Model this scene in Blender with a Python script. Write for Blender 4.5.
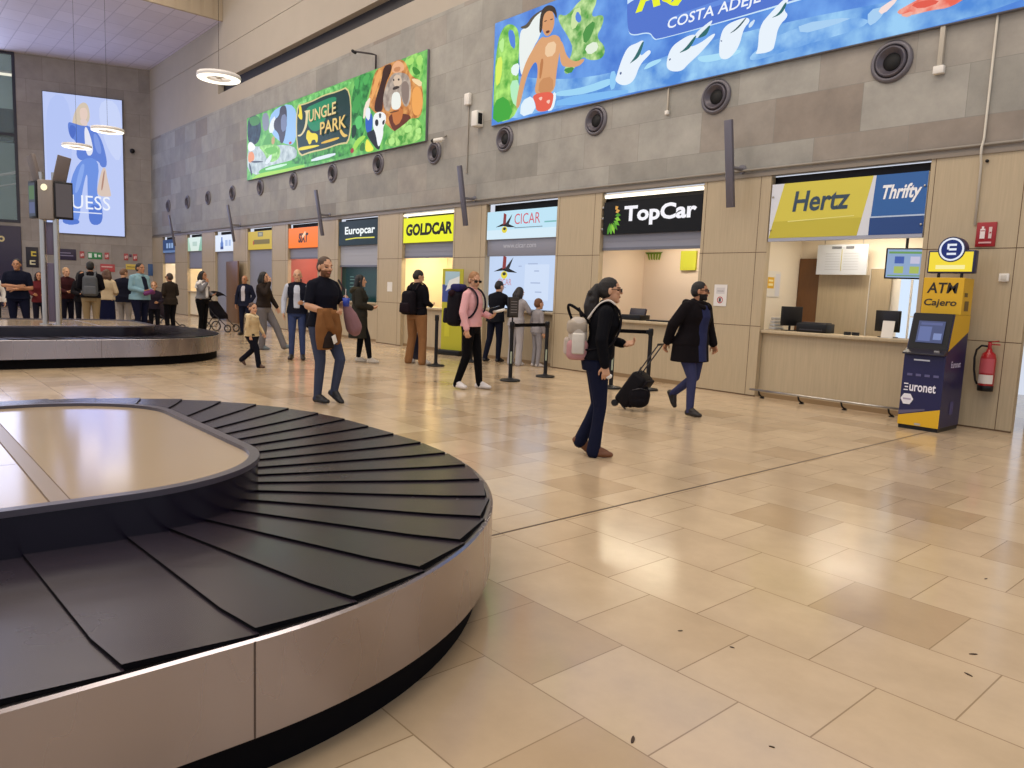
import bpy, bmesh, math, random
from mathutils import Matrix, Vector, noise
from math import pi, sin, cos, radians

# ------------------------------------------------------------------ camera, world, light, exposure
SC = bpy.context.scene
COL = SC.collection
for ob in list(bpy.data.objects):
    bpy.data.objects.remove(ob)
CAM_R = ((0.6578591, 0.1163287, -0.7441028), (0.7520674, -0.0487319, 0.6572821), (0.0401993, -0.9920145, -0.1195458))
cam_d = bpy.data.cameras.new('camera')
cam_d.sensor_width = 36.0
cam_d.lens = 742.0 / 1024.0 * 36.0
cam_d.clip_end = 200
cam = bpy.data.objects.new('camera', cam_d)
COL.objects.link(cam)
cam.matrix_world = Matrix(((CAM_R[0][0], -CAM_R[0][1], -CAM_R[0][2], 0),
                           (CAM_R[1][0], -CAM_R[1][1], -CAM_R[1][2], 0),
                           (CAM_R[2][0], -CAM_R[2][1], -CAM_R[2][2], 1.45),
                           (0, 0, 0, 1)))
SC.camera = cam
SC.view_settings.view_transform = 'Standard'
SC.view_settings.look = 'None'
SC.view_settings.exposure = 0.0
SC.view_settings.gamma = 1.0
SC.view_settings.use_curve_mapping = False

def lin(c):
    if isinstance(c, str):
        c = c.lstrip('#'); c = [int(c[i:i+2], 16) / 255 for i in (0, 2, 4)]
    return tuple(x / 12.92 if x <= 0.04045 else ((x + 0.055) / 1.055) ** 2.4 for x in c) + (1.0,)

W = bpy.data.worlds.new('hall_daylight'); SC.world = W
W.use_nodes = True
W.node_tree.nodes['Background'].inputs[0].default_value = lin('#d6dcea')
W.node_tree.nodes['Background'].inputs[1].default_value = 1.0

def area(name, loc, size, power, color, rot=(0, 0, 0), size_y=None, spread=180):
    l = bpy.data.lights.new(name, 'AREA'); l.energy = power; l.color = lin(color)[:3]
    l.shape = 'RECTANGLE'; l.size = size; l.size_y = size_y or size; l.spread = radians(spread)
    o = bpy.data.objects.new(name, l); COL.objects.link(o)
    o.location = loc; o.rotation_euler = rot
    return o
WARM = '#fff4e8'
for lx in (-24, -13, -2):
    area('ceiling_lamp_light', (lx, 5.0, 13.0), 8.0, 580, WARM, size_y=5.0)
    area('ceiling_lamp_light', (lx, -5.0, 13.0), 8.0, 580, WARM, size_y=6.0)

# ------------------------------------------------------------------ helpers
class MB:
    """collects shapes and links them as one mesh object"""
    def __init__(s): s.v = []; s.f = []; s.mi = []; s.sm = []
    def add(s, vs, fs, m=0, smooth=False, M=None):
        o = len(s.v)
        s.v += [tuple(M @ Vector(v)) for v in vs] if M is not None else [tuple(v) for v in vs]
        for f in fs:
            s.f.append([o + i for i in f]); s.mi.append(m); s.sm.append(smooth)
        return s
    def box(s, x0, x1, y0, y1, z0, z1, m=0, M=None):
        return s.add([(x0, y0, z0), (x1, y0, z0), (x1, y1, z0), (x0, y1, z0), (x0, y0, z1), (x1, y0, z1), (x1, y1, z1), (x0, y1, z1)],
                     [(3, 2, 1, 0), (4, 5, 6, 7), (0, 1, 5, 4), (1, 2, 6, 5), (2, 3, 7, 6), (3, 0, 4, 7)], m, False, M)
    def rbox(s, c, h, r=0.02, seg=3, m=0, M=None, taper=1.0):
        """rounded box: centre, half sizes, edge radius"""
        bm = bmesh.new(); bmesh.ops.create_cube(bm, size=2)
        for v in bm.verts:
            k = taper if v.co.z > 0 else 1.0
            v.co = Vector((v.co.x * h[0] * k, v.co.y * h[1] * k, v.co.z * h[2]))
        bmesh.ops.bevel(bm, geom=bm.edges[:], offset=r, segments=seg, profile=0.5, affect='EDGES')
        bm.verts.index_update()
        vs = [v.co + Vector(c) for v in bm.verts]; fs = [[v.index for v in f.verts] for f in bm.faces]; bm.free()
        return s.add(vs, fs, m, True, M)
    def prism(s, pts, z0, z1, m=0, M=None, smooth=False):
        n = len(pts)
        vs = [(p[0], p[1], z0) for p in pts] + [(p[0], p[1], z1) for p in pts]
        fs = [list(range(n))[::-1], list(range(n, 2 * n))] + [(i, (i + 1) % n, n + (i + 1) % n, n + i) for i in range(n)]
        return s.add(vs, fs, m, smooth, M)
    def cap(s, p0, p1, r0, r1=None, n=12, m=0, M=None):
        """tapered capsule"""
        r1 = r0 if r1 is None else r1
        p0 = Vector(p0); p1 = Vector(p1); d = p1 - p0
        if d.length < 1e-6: d = Vector((0, 0, 1e-4)); p1 = p0 + d
        q = d.to_track_quat('Z', 'Y').to_matrix(); vs = []; fs = []; k = 4
        rings = [(p0, r0, -a) for a in (pi / 2 * (k - i) / k for i in range(1, k + 1))] + [(p1, r1, a) for a in (pi / 2 * i / k for i in range(0, k))]
        for c, r, a in rings:
            for j in range(n):
                t = 2 * pi * j / n
                vs.append(c + q @ Vector((r * cos(a) * cos(t), r * cos(a) * sin(t), r * sin(a))))
        R_ = len(rings)
        for i in range(R_ - 1):
            for j in range(n):
                fs.append((i * n + j, i * n + (j + 1) % n, (i + 1) * n + (j + 1) % n, (i + 1) * n + j))
        vs += [p0 - q @ Vector((0, 0, r0)), p1 + q @ Vector((0, 0, r1))]; a = R_ * n
        for j in range(n):
            fs.append((a, (j + 1) % n, j)); fs.append((a + 1, (R_ - 1) * n + j, (R_ - 1) * n + (j + 1) % n))
        return s.add(vs, fs, m, True, M)
    def chain(s, pts, rs, n=12, m=0, M=None):
        for i in range(len(pts) - 1):
            s.cap(pts[i], pts[i + 1], rs[i] if hasattr(rs, '__len__') else rs, rs[i + 1] if hasattr(rs, '__len__') else rs, n, m, M)
        return s
    def tube(s, pts, r, n=10, m=0, M=None, flat=1.0):
        P = [Vector(p) for p in pts]; vs = []; fs = []; up = Vector((0, 0, 1)); k = len(P)
        prev = None
        for i, p in enumerate(P):
            d = (P[min(i + 1, k - 1)] - P[max(i - 1, 0)]).normalized()
            if prev is None:
                a = d.orthogonal().normalized() if abs(d.z) > 0.99 else d.cross(up).normalized()
            else:
                a = (prev - d * prev.dot(d)).normalized()
            prev = a; b = d.cross(a)
            for j in range(n):
                t = 2 * pi * j / n; vs.append(p + a * r * cos(t) + b * r * flat * sin(t))
        for i in range(k - 1):
            for j in range(n):
                fs.append((i * n + j, i * n + (j + 1) % n, (i + 1) * n + (j + 1) % n, (i + 1) * n + j))
        fs.append(list(range(n))[::-1]); fs.append([(k - 1) * n + j for j in range(n)])
        return s.add(vs, fs, m, True, M)
    @staticmethod
    def spline(P, k=4):
        P = [Vector(p) for p in P]; out = []
        for i in range(len(P) - 1):
            a, b, c, d = P[max(i - 1, 0)], P[i], P[i + 1], P[min(i + 2, len(P) - 1)]
            for j in range(k):
                t = j / k; out.append(0.5 * (2 * b + (c - a) * t + (2 * a - 5 * b + 4 * c - d) * t * t + (3 * b - a - 3 * c + d) * t ** 3))
        return out + [P[-1]]
    def cyl(s, p0, p1, r0, r1=None, n=20, m=0, M=None, smooth=True):
        r1 = r0 if r1 is None else r1
        p0 = Vector(p0); p1 = Vector(p1); q = (p1 - p0).to_track_quat('Z', 'Y').to_matrix()
        vs = [c + q @ Vector((r * cos(2 * pi * j / n), r * sin(2 * pi * j / n), 0)) for c, r in ((p0, r0), (p1, r1)) for j in range(n)]
        s.add(vs, [(j, (j + 1) % n, n + (j + 1) % n, n + j) for j in range(n)], m, smooth, M)
        return s.add(vs, [list(range(n))[::-1], list(range(n, 2 * n))], m, False, M)
    def lathe(s, prof, M=None, n=28, m=0, smooth=True):
        """profile of (r, z) about local Z"""
        vs = [(r * cos(2 * pi * j / n), r * sin(2 * pi * j / n), z) for r, z in prof for j in range(n)]
        fs = [(i * n + j, i * n + (j + 1) % n, (i + 1) * n + (j + 1) % n, (i + 1) * n + j) for i in range(len(prof) - 1) for j in range(n)]
        return s.add(vs, fs, m, smooth, M)
    def ell(s, c, r, m=0, M=None, rot=None, n=16):
        vs = []; fs = []; k = n // 2; c = Vector(c)
        for i in range(1, k):
            a = pi * i / k - pi / 2
            for j in range(n):
                t = 2 * pi * j / n
                p = Vector((r[0] * cos(a) * cos(t), r[1] * cos(a) * sin(t), r[2] * sin(a)))
                vs.append(c + (rot @ p if rot is not None else p))
        for i in range(k - 2):
            for j in range(n):
                fs.append((i * n + j, i * n + (j + 1) % n, (i + 1) * n + (j + 1) % n, (i + 1) * n + j))
        for z in (-1, 1):
            p = Vector((0, 0, r[2] * z)); vs.append(c + (rot @ p if rot is not None else p))
        a = (k - 1) * n
        for j in range(n):
            fs.append((a, (j + 1) % n, j)); fs.append((a + 1, (k - 2) * n + j, (k - 2) * n + (j + 1) % n))
        return s.add(vs, fs, m, True, M)
    def loft(s, rings, m=0, M=None, n=24, e=2.0):
        """rings of (centre, rx, ry) in XY planes"""
        vs = []; fs = []
        for c, rx, ry in rings:
            for j in range(n):
                t = 2 * pi * j / n; x = cos(t); y = sin(t)
                vs.append((c[0] + rx * math.copysign(abs(x) ** (2 / e), x), c[1] + ry * math.copysign(abs(y) ** (2 / e), y), c[2]))
        for i in range(len(rings) - 1):
            for j in range(n):
                fs.append((i * n + j, i * n + (j + 1) % n, (i + 1) * n + (j + 1) % n, (i + 1) * n + j))
        fs.append(list(range(n))[::-1]); fs.append([(len(rings) - 1) * n + j for j in range(n)])
        return s.add(vs, fs, m, True, M)
    def mesh(s, name, mats):
        me = bpy.data.meshes.new(name); me.from_pydata(s.v, [], s.f)
        for m in (mats if isinstance(mats, (list, tuple)) else [mats]): me.materials.append(m)
        me.polygons.foreach_set('material_index', s.mi); me.polygons.foreach_set('use_smooth', s.sm)
        me.update(); return me
    def build(s, name, mats, parent=None, bevel=0):
        o = bpy.data.objects.new(name, s.mesh(name, mats)); COL.objects.link(o)
        if parent: o.parent = parent
        if bevel:
            b = o.modifiers.new('edge', 'BEVEL'); b.width = bevel; b.segments = 2; b.limit_method = 'ANGLE'
        return o

def tag(o, label=None, cat=None, group=None, kind=None):
    if label: o['label'] = label
    if cat: o['category'] = cat
    if group: o['group'] = group
    if kind: o['kind'] = kind
    return o
def empty(name, loc, label, cat, rz=0.0, group=None, scale=1.0):
    o = bpy.data.objects.new(name, None); COL.objects.link(o); o.empty_display_size = 0.1
    o.location = loc; o.rotation_euler = (0, 0, rz); o.scale = (scale,) * 3
    return tag(o, label, cat, group)
def copy_tree(o, parent=None):
    c = o.copy(); COL.objects.link(c)
    if parent: c.parent = parent
    for ch in list(o.children): copy_tree(ch, c)
    return c
def struct(name, mb, mats, bevel=0):
    return tag(mb.build(name, mats, None, bevel), kind='structure')

# ------------------------------------------------------------------ materials
MATS = {}
def nodes(name):
    m = bpy.data.materials.new(name); m.use_nodes = True
    nt = m.node_tree; return m, nt, nt.nodes['Principled BSDF']
def N(nt, t, **kw):
    n = nt.nodes.new(t)
    for k, v in kw.items(): setattr(n, k, v)
    return n
def mat(name, color, rough=0.5, metal=0.0, var=0.0, scale=8.0, bump=0.0, bscale=60.0, emit=0.0, stretch=None, spec=0.5, rvar=0.0):
    key = (name, color, rough, metal, var, scale, bump, emit)
    if key in MATS: return MATS[key]
    m, nt, P = nodes(name); L = nt.links; c = lin(color)
    P.inputs['Base Color'].default_value = c; P.inputs['Roughness'].default_value = rough; P.inputs['Metallic'].default_value = metal
    P.inputs['Specular IOR Level'].default_value = spec
    if emit:
        P.inputs['Emission Color'].default_value = c; P.inputs['Emission Strength'].default_value = emit
    tc = N(nt, 'ShaderNodeTexCoord'); mp = N(nt, 'ShaderNodeMapping'); L.new(tc.outputs['Object'], mp.inputs[0])
    if stretch: mp.inputs['Scale'].default_value = stretch
    if var or rvar:
        no = N(nt, 'ShaderNodeTexNoise'); no.inputs['Scale'].default_value = scale; no.inputs['Detail'].default_value = 1.5 if metal > 0.9 else 5
        L.new(mp.outputs[0], no.inputs['Vector'])
        if var:
            mx = N(nt, 'ShaderNodeMix', data_type='RGBA'); mx.inputs[6].default_value = tuple(x * (1 - var) for x in c[:3]) + (1,)
            mx.inputs[7].default_value = tuple(min(1, x * (1 + var)) for x in c[:3]) + (1,)
            L.new(no.outputs[0], mx.inputs[0]); L.new(mx.outputs[2], P.inputs['Base Color'])
        if rvar:
            mr = N(nt, 'ShaderNodeMapRange'); mr.inputs[1].default_value = 0.3; mr.inputs[2].default_value = 0.7
            mr.inputs[3].default_value = rough - rvar; mr.inputs[4].default_value = rough + rvar
            L.new(no.outputs[0], mr.inputs[0]); L.new(mr.outputs[0], P.inputs['Roughness'])
    if bump:
        nb = N(nt, 'ShaderNodeTexNoise'); nb.inputs['Scale'].default_value = bscale; L.new(mp.outputs[0], nb.inputs['Vector'])
        b = N(nt, 'ShaderNodeBump'); b.inputs['Strength'].default_value = bump; b.inputs['Distance'].default_value = 0.01
        L.new(nb.outputs[0], b.inputs['Height']); L.new(b.outputs[0], P.inputs['Normal'])
    MATS[key] = m; return m
def lit(color, s=1.0):
    """printed film of a backlit sign or a screen"""
    key = ('lit', color, s)
    if key in MATS: return MATS[key]
    m, nt, P = nodes('backlit_film'); c = lin(color)
    P.inputs['Base Color'].default_value = (0.008, 0.008, 0.008, 1); P.inputs['Roughness'].default_value = 0.3; P.inputs['Specular IOR Level'].default_value = 0.15
    P.inputs['Emission Color'].default_value = c; P.inputs['Emission Strength'].default_value = s
    MATS[key] = m; return m
def litnoise(c1, c2, scale, s=1.0):
    m, nt, P = nodes('backlit_film'); L = nt.links
    P.inputs['Base Color'].default_value = (0.008, 0.008, 0.008, 1); P.inputs['Roughness'].default_value = 0.3; P.inputs['Specular IOR Level'].default_value = 0.15
    tc = N(nt, 'ShaderNodeTexCoord'); no = N(nt, 'ShaderNodeTexNoise'); no.inputs['Scale'].default_value = scale; no.inputs['Detail'].default_value = 6
    L.new(tc.outputs['Object'], no.inputs['Vector'])
    r = N(nt, 'ShaderNodeValToRGB'); r.color_ramp.elements[0].position = 0.35; r.color_ramp.elements[1].position = 0.65
    r.color_ramp.elements[0].color = lin(c1); r.color_ramp.elements[1].color = lin(c2)
    L.new(no.outputs[0], r.inputs[0]); L.new(r.outputs[0], P.inputs['Emission Color']); P.inputs['Emission Strength'].default_value = s
    return m
def brick_mat(name, c1, c2, mortar, bw, rh, ms, loc, plane, rough, mottle, mscale, offset=0.5, rvar=0.0, bump=0.0, spec=0.5, third=None):
    m, nt, P = nodes(name); L = nt.links
    tc = N(nt, 'ShaderNodeTexCoord'); sx = N(nt, 'ShaderNodeSeparateXYZ'); cx = N(nt, 'ShaderNodeCombineXYZ')
    L.new(tc.outputs['Object'], sx.inputs[0])
    L.new(sx.outputs['XYZ'.index(plane[0])], cx.inputs[0]); L.new(sx.outputs['XYZ'.index(plane[1])], cx.inputs[1])
    mp = N(nt, 'ShaderNodeMapping'); mp.inputs['Location'].default_value = (loc[0], loc[1], 0); L.new(cx.outputs[0], mp.inputs[0])
    b = N(nt, 'ShaderNodeTexBrick', offset=offset); L.new(mp.outputs[0], b.inputs[0])
    b.inputs['Color1'].default_value = (0, 0, 0, 1); b.inputs['Color2'].default_value = (1, 1, 1, 1); b.inputs['Mortar'].default_value = (.5, .5, .5, 1)
    b.inputs['Scale'].default_value = 1; b.inputs['Brick Width'].default_value = bw; b.inputs['Row Height'].default_value = rh
    b.inputs['Mortar Size'].default_value = ms; b.inputs['Mortar Smooth'].default_value = 0.2
    r = N(nt, 'ShaderNodeValToRGB'); e = r.color_ramp.elements
    e[0].color = lin(c1); e[1].color = lin(c2); e[1].position = 0.75
    if third:
        x = e.new(0.97); x.color = lin(third); e[0].position = 0.06; y = e.new(0.0); y.color = lin(third)
    L.new(b.outputs['Color'], r.inputs[0])
    n1 = N(nt, 'ShaderNodeTexNoise'); n1.inputs['Scale'].default_value = mscale; n1.inputs['Detail'].default_value = 8; n1.inputs['Roughness'].default_value = 0.65
    L.new(tc.outputs['Object'], n1.inputs['Vector'])
    mr = N(nt, 'ShaderNodeMapRange'); mr.inputs[1].default_value = 0.25; mr.inputs[2].default_value = 0.75; mr.inputs[3].default_value = 1 - mottle; mr.inputs[4].default_value = 1 + mottle * 0.6
    L.new(n1.outputs[0], mr.inputs[0])
    mu = N(nt, 'ShaderNodeMix', data_type='RGBA', blend_type='MULTIPLY'); mu.inputs[0].default_value = 1
    L.new(r.outputs[0], mu.inputs[6]); L.new(mr.outputs[0], mu.inputs[7])
    mm = N(nt, 'ShaderNodeMix', data_type='RGBA'); L.new(b.outputs['Fac'], mm.inputs[0]); L.new(mu.outputs[2], mm.inputs[6]); mm.inputs[7].default_value = lin(mortar)
    L.new(mm.outputs[2], P.inputs['Base Color'])
    P.inputs['Roughness'].default_value = rough; P.inputs['Specular IOR Level'].default_value = spec
    if rvar:
        m2 = N(nt, 'ShaderNodeMapRange'); m2.inputs[1].default_value = 0.3; m2.inputs[2].default_value = 0.7; m2.inputs[3].default_value = rough - rvar; m2.inputs[4].default_value = rough + rvar
        L.new(n1.outputs[0], m2.inputs[0]); L.new(m2.outputs[0], P.inputs['Roughness'])
    if bump:
        bu = N(nt, 'ShaderNodeBump', invert=True); bu.inputs['Strength'].default_value = bump; bu.inputs['Distance'].default_value = 0.004
        L.new(b.outputs['Fac'], bu.inputs['Height']); L.new(bu.outputs[0], P.inputs['Normal'])
    return m

FLOOR = brick_mat('limestone_tiles', '#c0aa8d', '#c9b394', '#957f62', 0.551, 0.5265, 0.0035, (1.62 + 0.551 * 20, -2.885 + 0.5265 * 40), 'XY', 0.17, 0.13, 2.6, rvar=0.05, third='#b29a7b', spec=0.65)
STONE = brick_mat('stone_cladding', '#918e86', '#a5a29a', '#838079', 1.32, 0.66, 0.004, (0.3, 0.06), 'XZ', 0.6, 0.3, 1.6, rvar=0.08, third='#8f8479')
STONE_END = brick_mat('brown_stone_cladding', '#989088', '#a49c94', '#827a72', 1.2, 1.0, 0.006, (0, 0), 'YZ', 0.65, 0.22, 1.3)
WOOD = mat('pale_oak_veneer', '#b5a487', 0.42, var=0.16, scale=3.0, stretch=(14, 14, 0.7))
WOOD_DK = mat('joint_shadow_gap', '#5c4630', 0.7)
PLASTER = mat('beige_plaster', '#b0a698', 0.8, var=0.06, scale=1.5)
WHITE = mat('white_paint', '#ece2d0', 0.6)
CREAM = mat('cream_paint', '#f0dfbc', 0.6)
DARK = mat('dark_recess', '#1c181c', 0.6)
TRIM = mat('grey_metal_trim', '#8a7f72', 0.4, 0.3)
STEEL = mat('brushed_steel', '#a29ca0', 0.27, 1.0, var=0.07, scale=1.6, rvar=0.035, stretch=(3, 3, 0.8))
STEEL2 = mat('satin_steel', '#b8b4ae', 0.3, 1.0)
GREY = mat('grey_shutter_paint', '#8d8f9c', 0.5, 0.1)
BLACK = mat('black_plastic', '#0f0e12', 0.4, spec=0.35)
BLACKM = mat('matt_black_rubber', '#08070a', 0.8, spec=0.1)
RUBBER = mat('black_rubber_slats', '#2a232c', 0.25, var=0.12, scale=1.6, rvar=0.03, spec=0.55)
WPL = mat('white_plastic', '#e4e0d8', 0.4)

# ------------------------------------------------------------------ printed faces
def soften(P, n=2):
    """rounds the corners of a drawn outline"""
    for _ in range(n):
        Q = []
        for i in range(len(P)):
            a, b = P[i - 1], P[i]
            Q += [(a[0] * .75 + b[0] * .25, a[1] * .75 + b[1] * .25), (a[0] * .25 + b[0] * .75, a[1] * .25 + b[1] * .75)]
        P = Q
    return P
def clip(poly, w, h):
    def cut(P, ins, inter):
        out = []
        for i in range(len(P)):
            a, b = P[i - 1], P[i]
            if ins(b):
                if not ins(a): out.append(inter(a, b))
                out.append(b)
            elif ins(a): out.append(inter(a, b))
        return out
    for ax, lim, sg in ((0, 0, 1), (0, w, -1), (1, 0, 1), (1, h, -1)):
        def ins(p): return (p[ax] - lim) * sg >= 0
        def inter(a, b):
            t = (lim - a[ax]) / (b[ax] - a[ax]); return tuple(a[k] + t * (b[k] - a[k]) for k in (0, 1))
        poly = cut(poly, ins, inter)
        if not poly: return []
    return poly
class Art:
    """flat printing on one face: origin O, directions U V, normal Nn; shapes in metres"""
    def __init__(s, O, U=(1, 0, 0), V=(0, 0, 1), Nn=(0, -1, 0), w=99, h=99, step=0.0006, lay=0.002):
        s.O, s.U, s.V, s.Nn = Vector(O), Vector(U).normalized(), Vector(V).normalized(), Vector(Nn).normalized()
        s.mb = MB(); s.mats = []; s.w, s.h, s.n, s.step = w, h, lay, step
    def mi(s, m):
        if isinstance(m, str): m = s.f(m)
        if m not in s.mats: s.mats.append(m)
        return s.mats.index(m)
    f = staticmethod(lambda c: lit(c))
    def P(s, u, v): return s.O + s.U * u + s.V * v + s.Nn * s.n
    def poly(s, pts, m):
        pts = clip(list(pts), s.w, s.h) if s.w < 99 else list(pts)
        if len(pts) < 3: return
        s.n += s.step
        bm = bmesh.new(); vs = [bm.verts.new(s.P(u, v)) for u, v in pts]
        try: f = bm.faces.new(vs)
        except ValueError: bm.free(); return
        f.normal_update()
        if f.normal.dot(s.Nn) < 0: f.normal_flip()
        r = bmesh.ops.triangulate(bm, faces=[f]); bm.verts.index_update()
        s.mb.add([v.co for v in bm.verts], [[v.index for v in q.verts] for q in bm.faces], s.mi(m)); bm.free()
    def rect(s, x0, y0, x1, y1, m): s.poly([(x0, y0), (x1, y0), (x1, y1), (x0, y1)], m)
    def ell(s, cx, cy, rx, ry, m, n=24): s.poly([(cx + rx * cos(2 * pi * i / n), cy + ry * sin(2 * pi * i / n)) for i in range(n)], m)
    def ring(s, cx, cy, r0, r1, m, a0=0, a1=360, n=32):
        A0, A1 = radians(a0), radians(a1)
        for i in range(n):
            t0 = A0 + (A1 - A0) * i / n; t1 = A0 + (A1 - A0) * (i + 1) / n; s.n -= s.step
            s.poly([(cx + r0 * cos(t0), cy + r0 * sin(t0)), (cx + r1 * cos(t0), cy + r1 * sin(t0)), (cx + r1 * cos(t1), cy + r1 * sin(t1)), (cx + r0 * cos(t1), cy + r0 * sin(t1))], m)
        s.n += s.step
    def text(s, t, x0, y0, x1, y1, m, bold=0.0, shear=0.0, fn=None):
        """lettering fitted to the rectangle x0..x1, y0..y1"""
        cu = bpy.data.curves.new('lettering', 'FONT'); cu.body = t; cu.size = 1.0; cu.offset = bold; cu.resolution_u = 3; cu.fill_mode = 'FRONT'
        o = bpy.data.objects.new('lettering', cu); COL.objects.link(o)
        dg = bpy.context.evaluated_depsgraph_get(); me = bpy.data.meshes.new_from_object(o.evaluated_get(dg))
        vs = [(v.co.x + shear * v.co.y, v.co.y) for v in me.vertices]; fs = [list(p.vertices) for p in me.polygons]
        bpy.data.objects.remove(o); bpy.data.curves.remove(cu); bpy.data.meshes.remove(me)
        if not vs: return
        ax, bx = min(v[0] for v in vs), max(v[0] for v in vs); ay, by = min(v[1] for v in vs), max(v[1] for v in vs)
        s.n += s.step; out = []
        for x, y in vs:
            u = (x - ax) / (bx - ax); v = (y - ay) / (by - ay)
            X, Y = x0 + u * (x1 - x0), y0 + v * (y1 - y0)
            if fn: X, Y = fn(X, Y)
            out.append(s.P(X, Y))
        a, b, c = (out[i] for i in fs[0][:3])
        if (b - a).cross(c - a).dot(s.Nn) < 0: fs = [f[::-1] for f in fs]
        s.mb.add(out, fs, s.mi(m))
    def build(s, name, parent): return s.mb.build(name, s.mats, parent)
class Print(Art):
    """printing that is not lit from behind"""
    f = staticmethod(lambda c: mat('printed_ink', c, 0.5))
# ------------------------------------------------------------------ the hall itself
YW = 10.62
B = [(-36.60, -34.81), (-33.20, -31.40), (-29.92, -28.03), (-26.68, -24.57), (-23.33, -21.21), (-19.95, -17.73),
     (-16.52, -14.32), (-13.12, -10.86), (-9.68, -7.42), (-6.21, -3.94)]
fm = MB(); fm.box(-62, 9, -16, 16, -0.2, 0)
struct('floor', fm, FLOOR)
joint = MB(); joint.box(-3.318, -3.302, -15, 10.6, -0.01, 0.0015)
struct('trim_1', joint, mat('dark_floor_joint', '#4f3d2c', 0.5))

st = MB(); st.box(-40, 9, YW, YW + 0.5, 3.5, 7.95); struct('wall_right', st, STONE)
pl = MB(); pl.box(-40, 9, YW + 0.01, YW + 0.5, 7.95, 8.52); pl.box(-40, -29.5, YW + 0.01, YW + 0.5, 8.52, 8.96)
pl.box(-40, 9, YW + 0.01, YW + 0.5, 8.96, 10.08); pl.box(-40, 9, YW + 0.03, YW + 0.5, 10.08, 10.1); pl.box(-40, 9, YW + 0.01, YW + 0.5, 10.1, 13.4)
struct('wall_right_upper', pl, PLASTER)
sl = MB(); sl.box(-29.5, 9, YW + 0.22, YW + 0.5, 8.52, 8.96); struct('trim_2', sl, DARK)
tr = MB(); tr.box(-38.2, 9, YW - 0.02, YW + 0.06, 3.42, 3.47); tr.box(-38.2, 9, YW, YW + 0.4, 3.47, 3.5)
struct('trim_3', tr, TRIM)
cd = MB(); cd.tube([(-38, YW - 0.03, 3.53), (-2, YW - 0.03, 3.53), (9, YW - 0.03, 3.53)], 0.018); struct('trim_4', cd, mat('grey_pipe', '#8d867c', 0.4))

def pilaster(x0, x1, edges=True):
    m = MB(); y = YW
    m.box(x0, x1, y, y + 0.12, 0, 3.42)
    t = 0.005
    for z in (1.11, 2.26): m.box(x0 - 0.001, x1 + 0.001, y - 0.0015, y + 0.02, z - t, z + t, 1)
    if edges:
        for x in (x0 + 0.06, x1 - 0.17):
            if x1 - x0 > 0.6: m.box(x - t * 0.8, x + t * 0.8, y - 0.0015, y + 0.02, 0.0, 3.42, 1)
    m.box(x0, x1, y - 0.0016, y + 0.02, 0, 0.02, 1)
    struct('pilaster', m, [WOOD, WOOD_DK])
edges = [-38.2] + [e for b in B for e in b] + [-2.70]
for i in range(0, len(edges), 2): pilaster(edges[i], edges[i + 1])
nx = MB(); nx.box(-2.70, 1.0, YW + 0.55, YW + 0.7, 0, 3.42); struct('wall_right_recess', nx, WOOD)
ch = MB(); ch.box(-3.47, -3.455, YW - 0.004, YW + 0.01, 0.0, 3.42)

# closed-off backs, kiosk rooms
def kiosk_room(x0, x1, back=12.1, wall=WHITE, depth_l=0.0, power=45, color='#fff0d8', ceil=2.75):
    m = MB()
    m.box(x0 - 0.15 - depth_l, x0 - depth_l, YW + 0.125, back, 0, ceil); m.box(x1, x1 + 0.15, YW + 0.125, back, 0, ceil)
    m.box(x0 - 0.15, x1 + 0.15, back, back + 0.1, 0, ceil); m.box(x0 - 0.15, x1 + 0.15, YW + 0.2, back + 0.1, ceil, ceil + 0.1)
    struct('kiosk_wall', m, wall)
    p = MB(); cx = (x0 + x1) / 2
    p.box(cx - 0.6, cx + 0.6, 11.3, 11.6, ceil - 0.04, ceil - 0.001)
    o = tag(p.build('ceiling_light', [mat('white_diffuser', '#fff3dc', 0.4, emit=1.5)]), 'white ceiling light panel inside the kiosk over the counter', 'ceiling light', 'kiosk ceiling lights')
    area('kiosk_lamp', (cx, 11.45, ceil - 0.06), 1.2, power, color, size_y=0.3)
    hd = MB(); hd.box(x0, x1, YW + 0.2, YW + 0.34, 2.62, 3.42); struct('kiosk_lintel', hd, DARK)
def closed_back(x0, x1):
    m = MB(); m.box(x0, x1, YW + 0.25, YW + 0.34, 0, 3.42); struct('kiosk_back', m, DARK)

def shutter(x0, x1, z0, z1, label, color=GREY):
    e = empty('roller_shutter', ((x0 + x1) / 2, YW + 0.1, z0), label, 'roller shutter')
    m = MB(); n = max(1, int((z1 - z0) / 0.09)); h = (z1 - z0) / n; w = (x1 - x0) / 2 - 0.01
    for i in range(n): m.box(-w, w, -0.012 if i % 2 else -0.008, 0.03, i * h + 0.003, (i + 1) * h - 0.002)
    m.box(-w, w, -0.005, 0.03, 0, z1 - z0)
    m.build('slats', color, e)
    b = MB(); b.box(-w, w, -0.025, 0.035, -0.03, 0.02); b.build('bottom_rail', mat('shutter_rail', '#6f717c', 0.4, 0.3), e)
    return e
def counter(x0, x1, z, label, front=WOOD, top=WOOD, y=YW + 0.06):
    e = empty('counter', ((x0 + x1) / 2, y, 0), label, 'counter')
    w = (x1 - x0) / 2 - 0.004
    m = MB(); m.box(-w, w, 0.04, 0.1, 0.0, z - 0.05); m.build('front_panel', front, e)
    t = MB(); t.rbox((0, 0.2, z - 0.025), (w, 0.24, 0.025), 0.008, 2); t.build('worktop', top, e)
    k = MB(); k.box(-w, w, 0.036, 0.05, 0.0, 0.07); k.build('kick_plate', mat('dark_wood_plinth', '#8a7150', 0.5), e)
    return e
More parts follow.
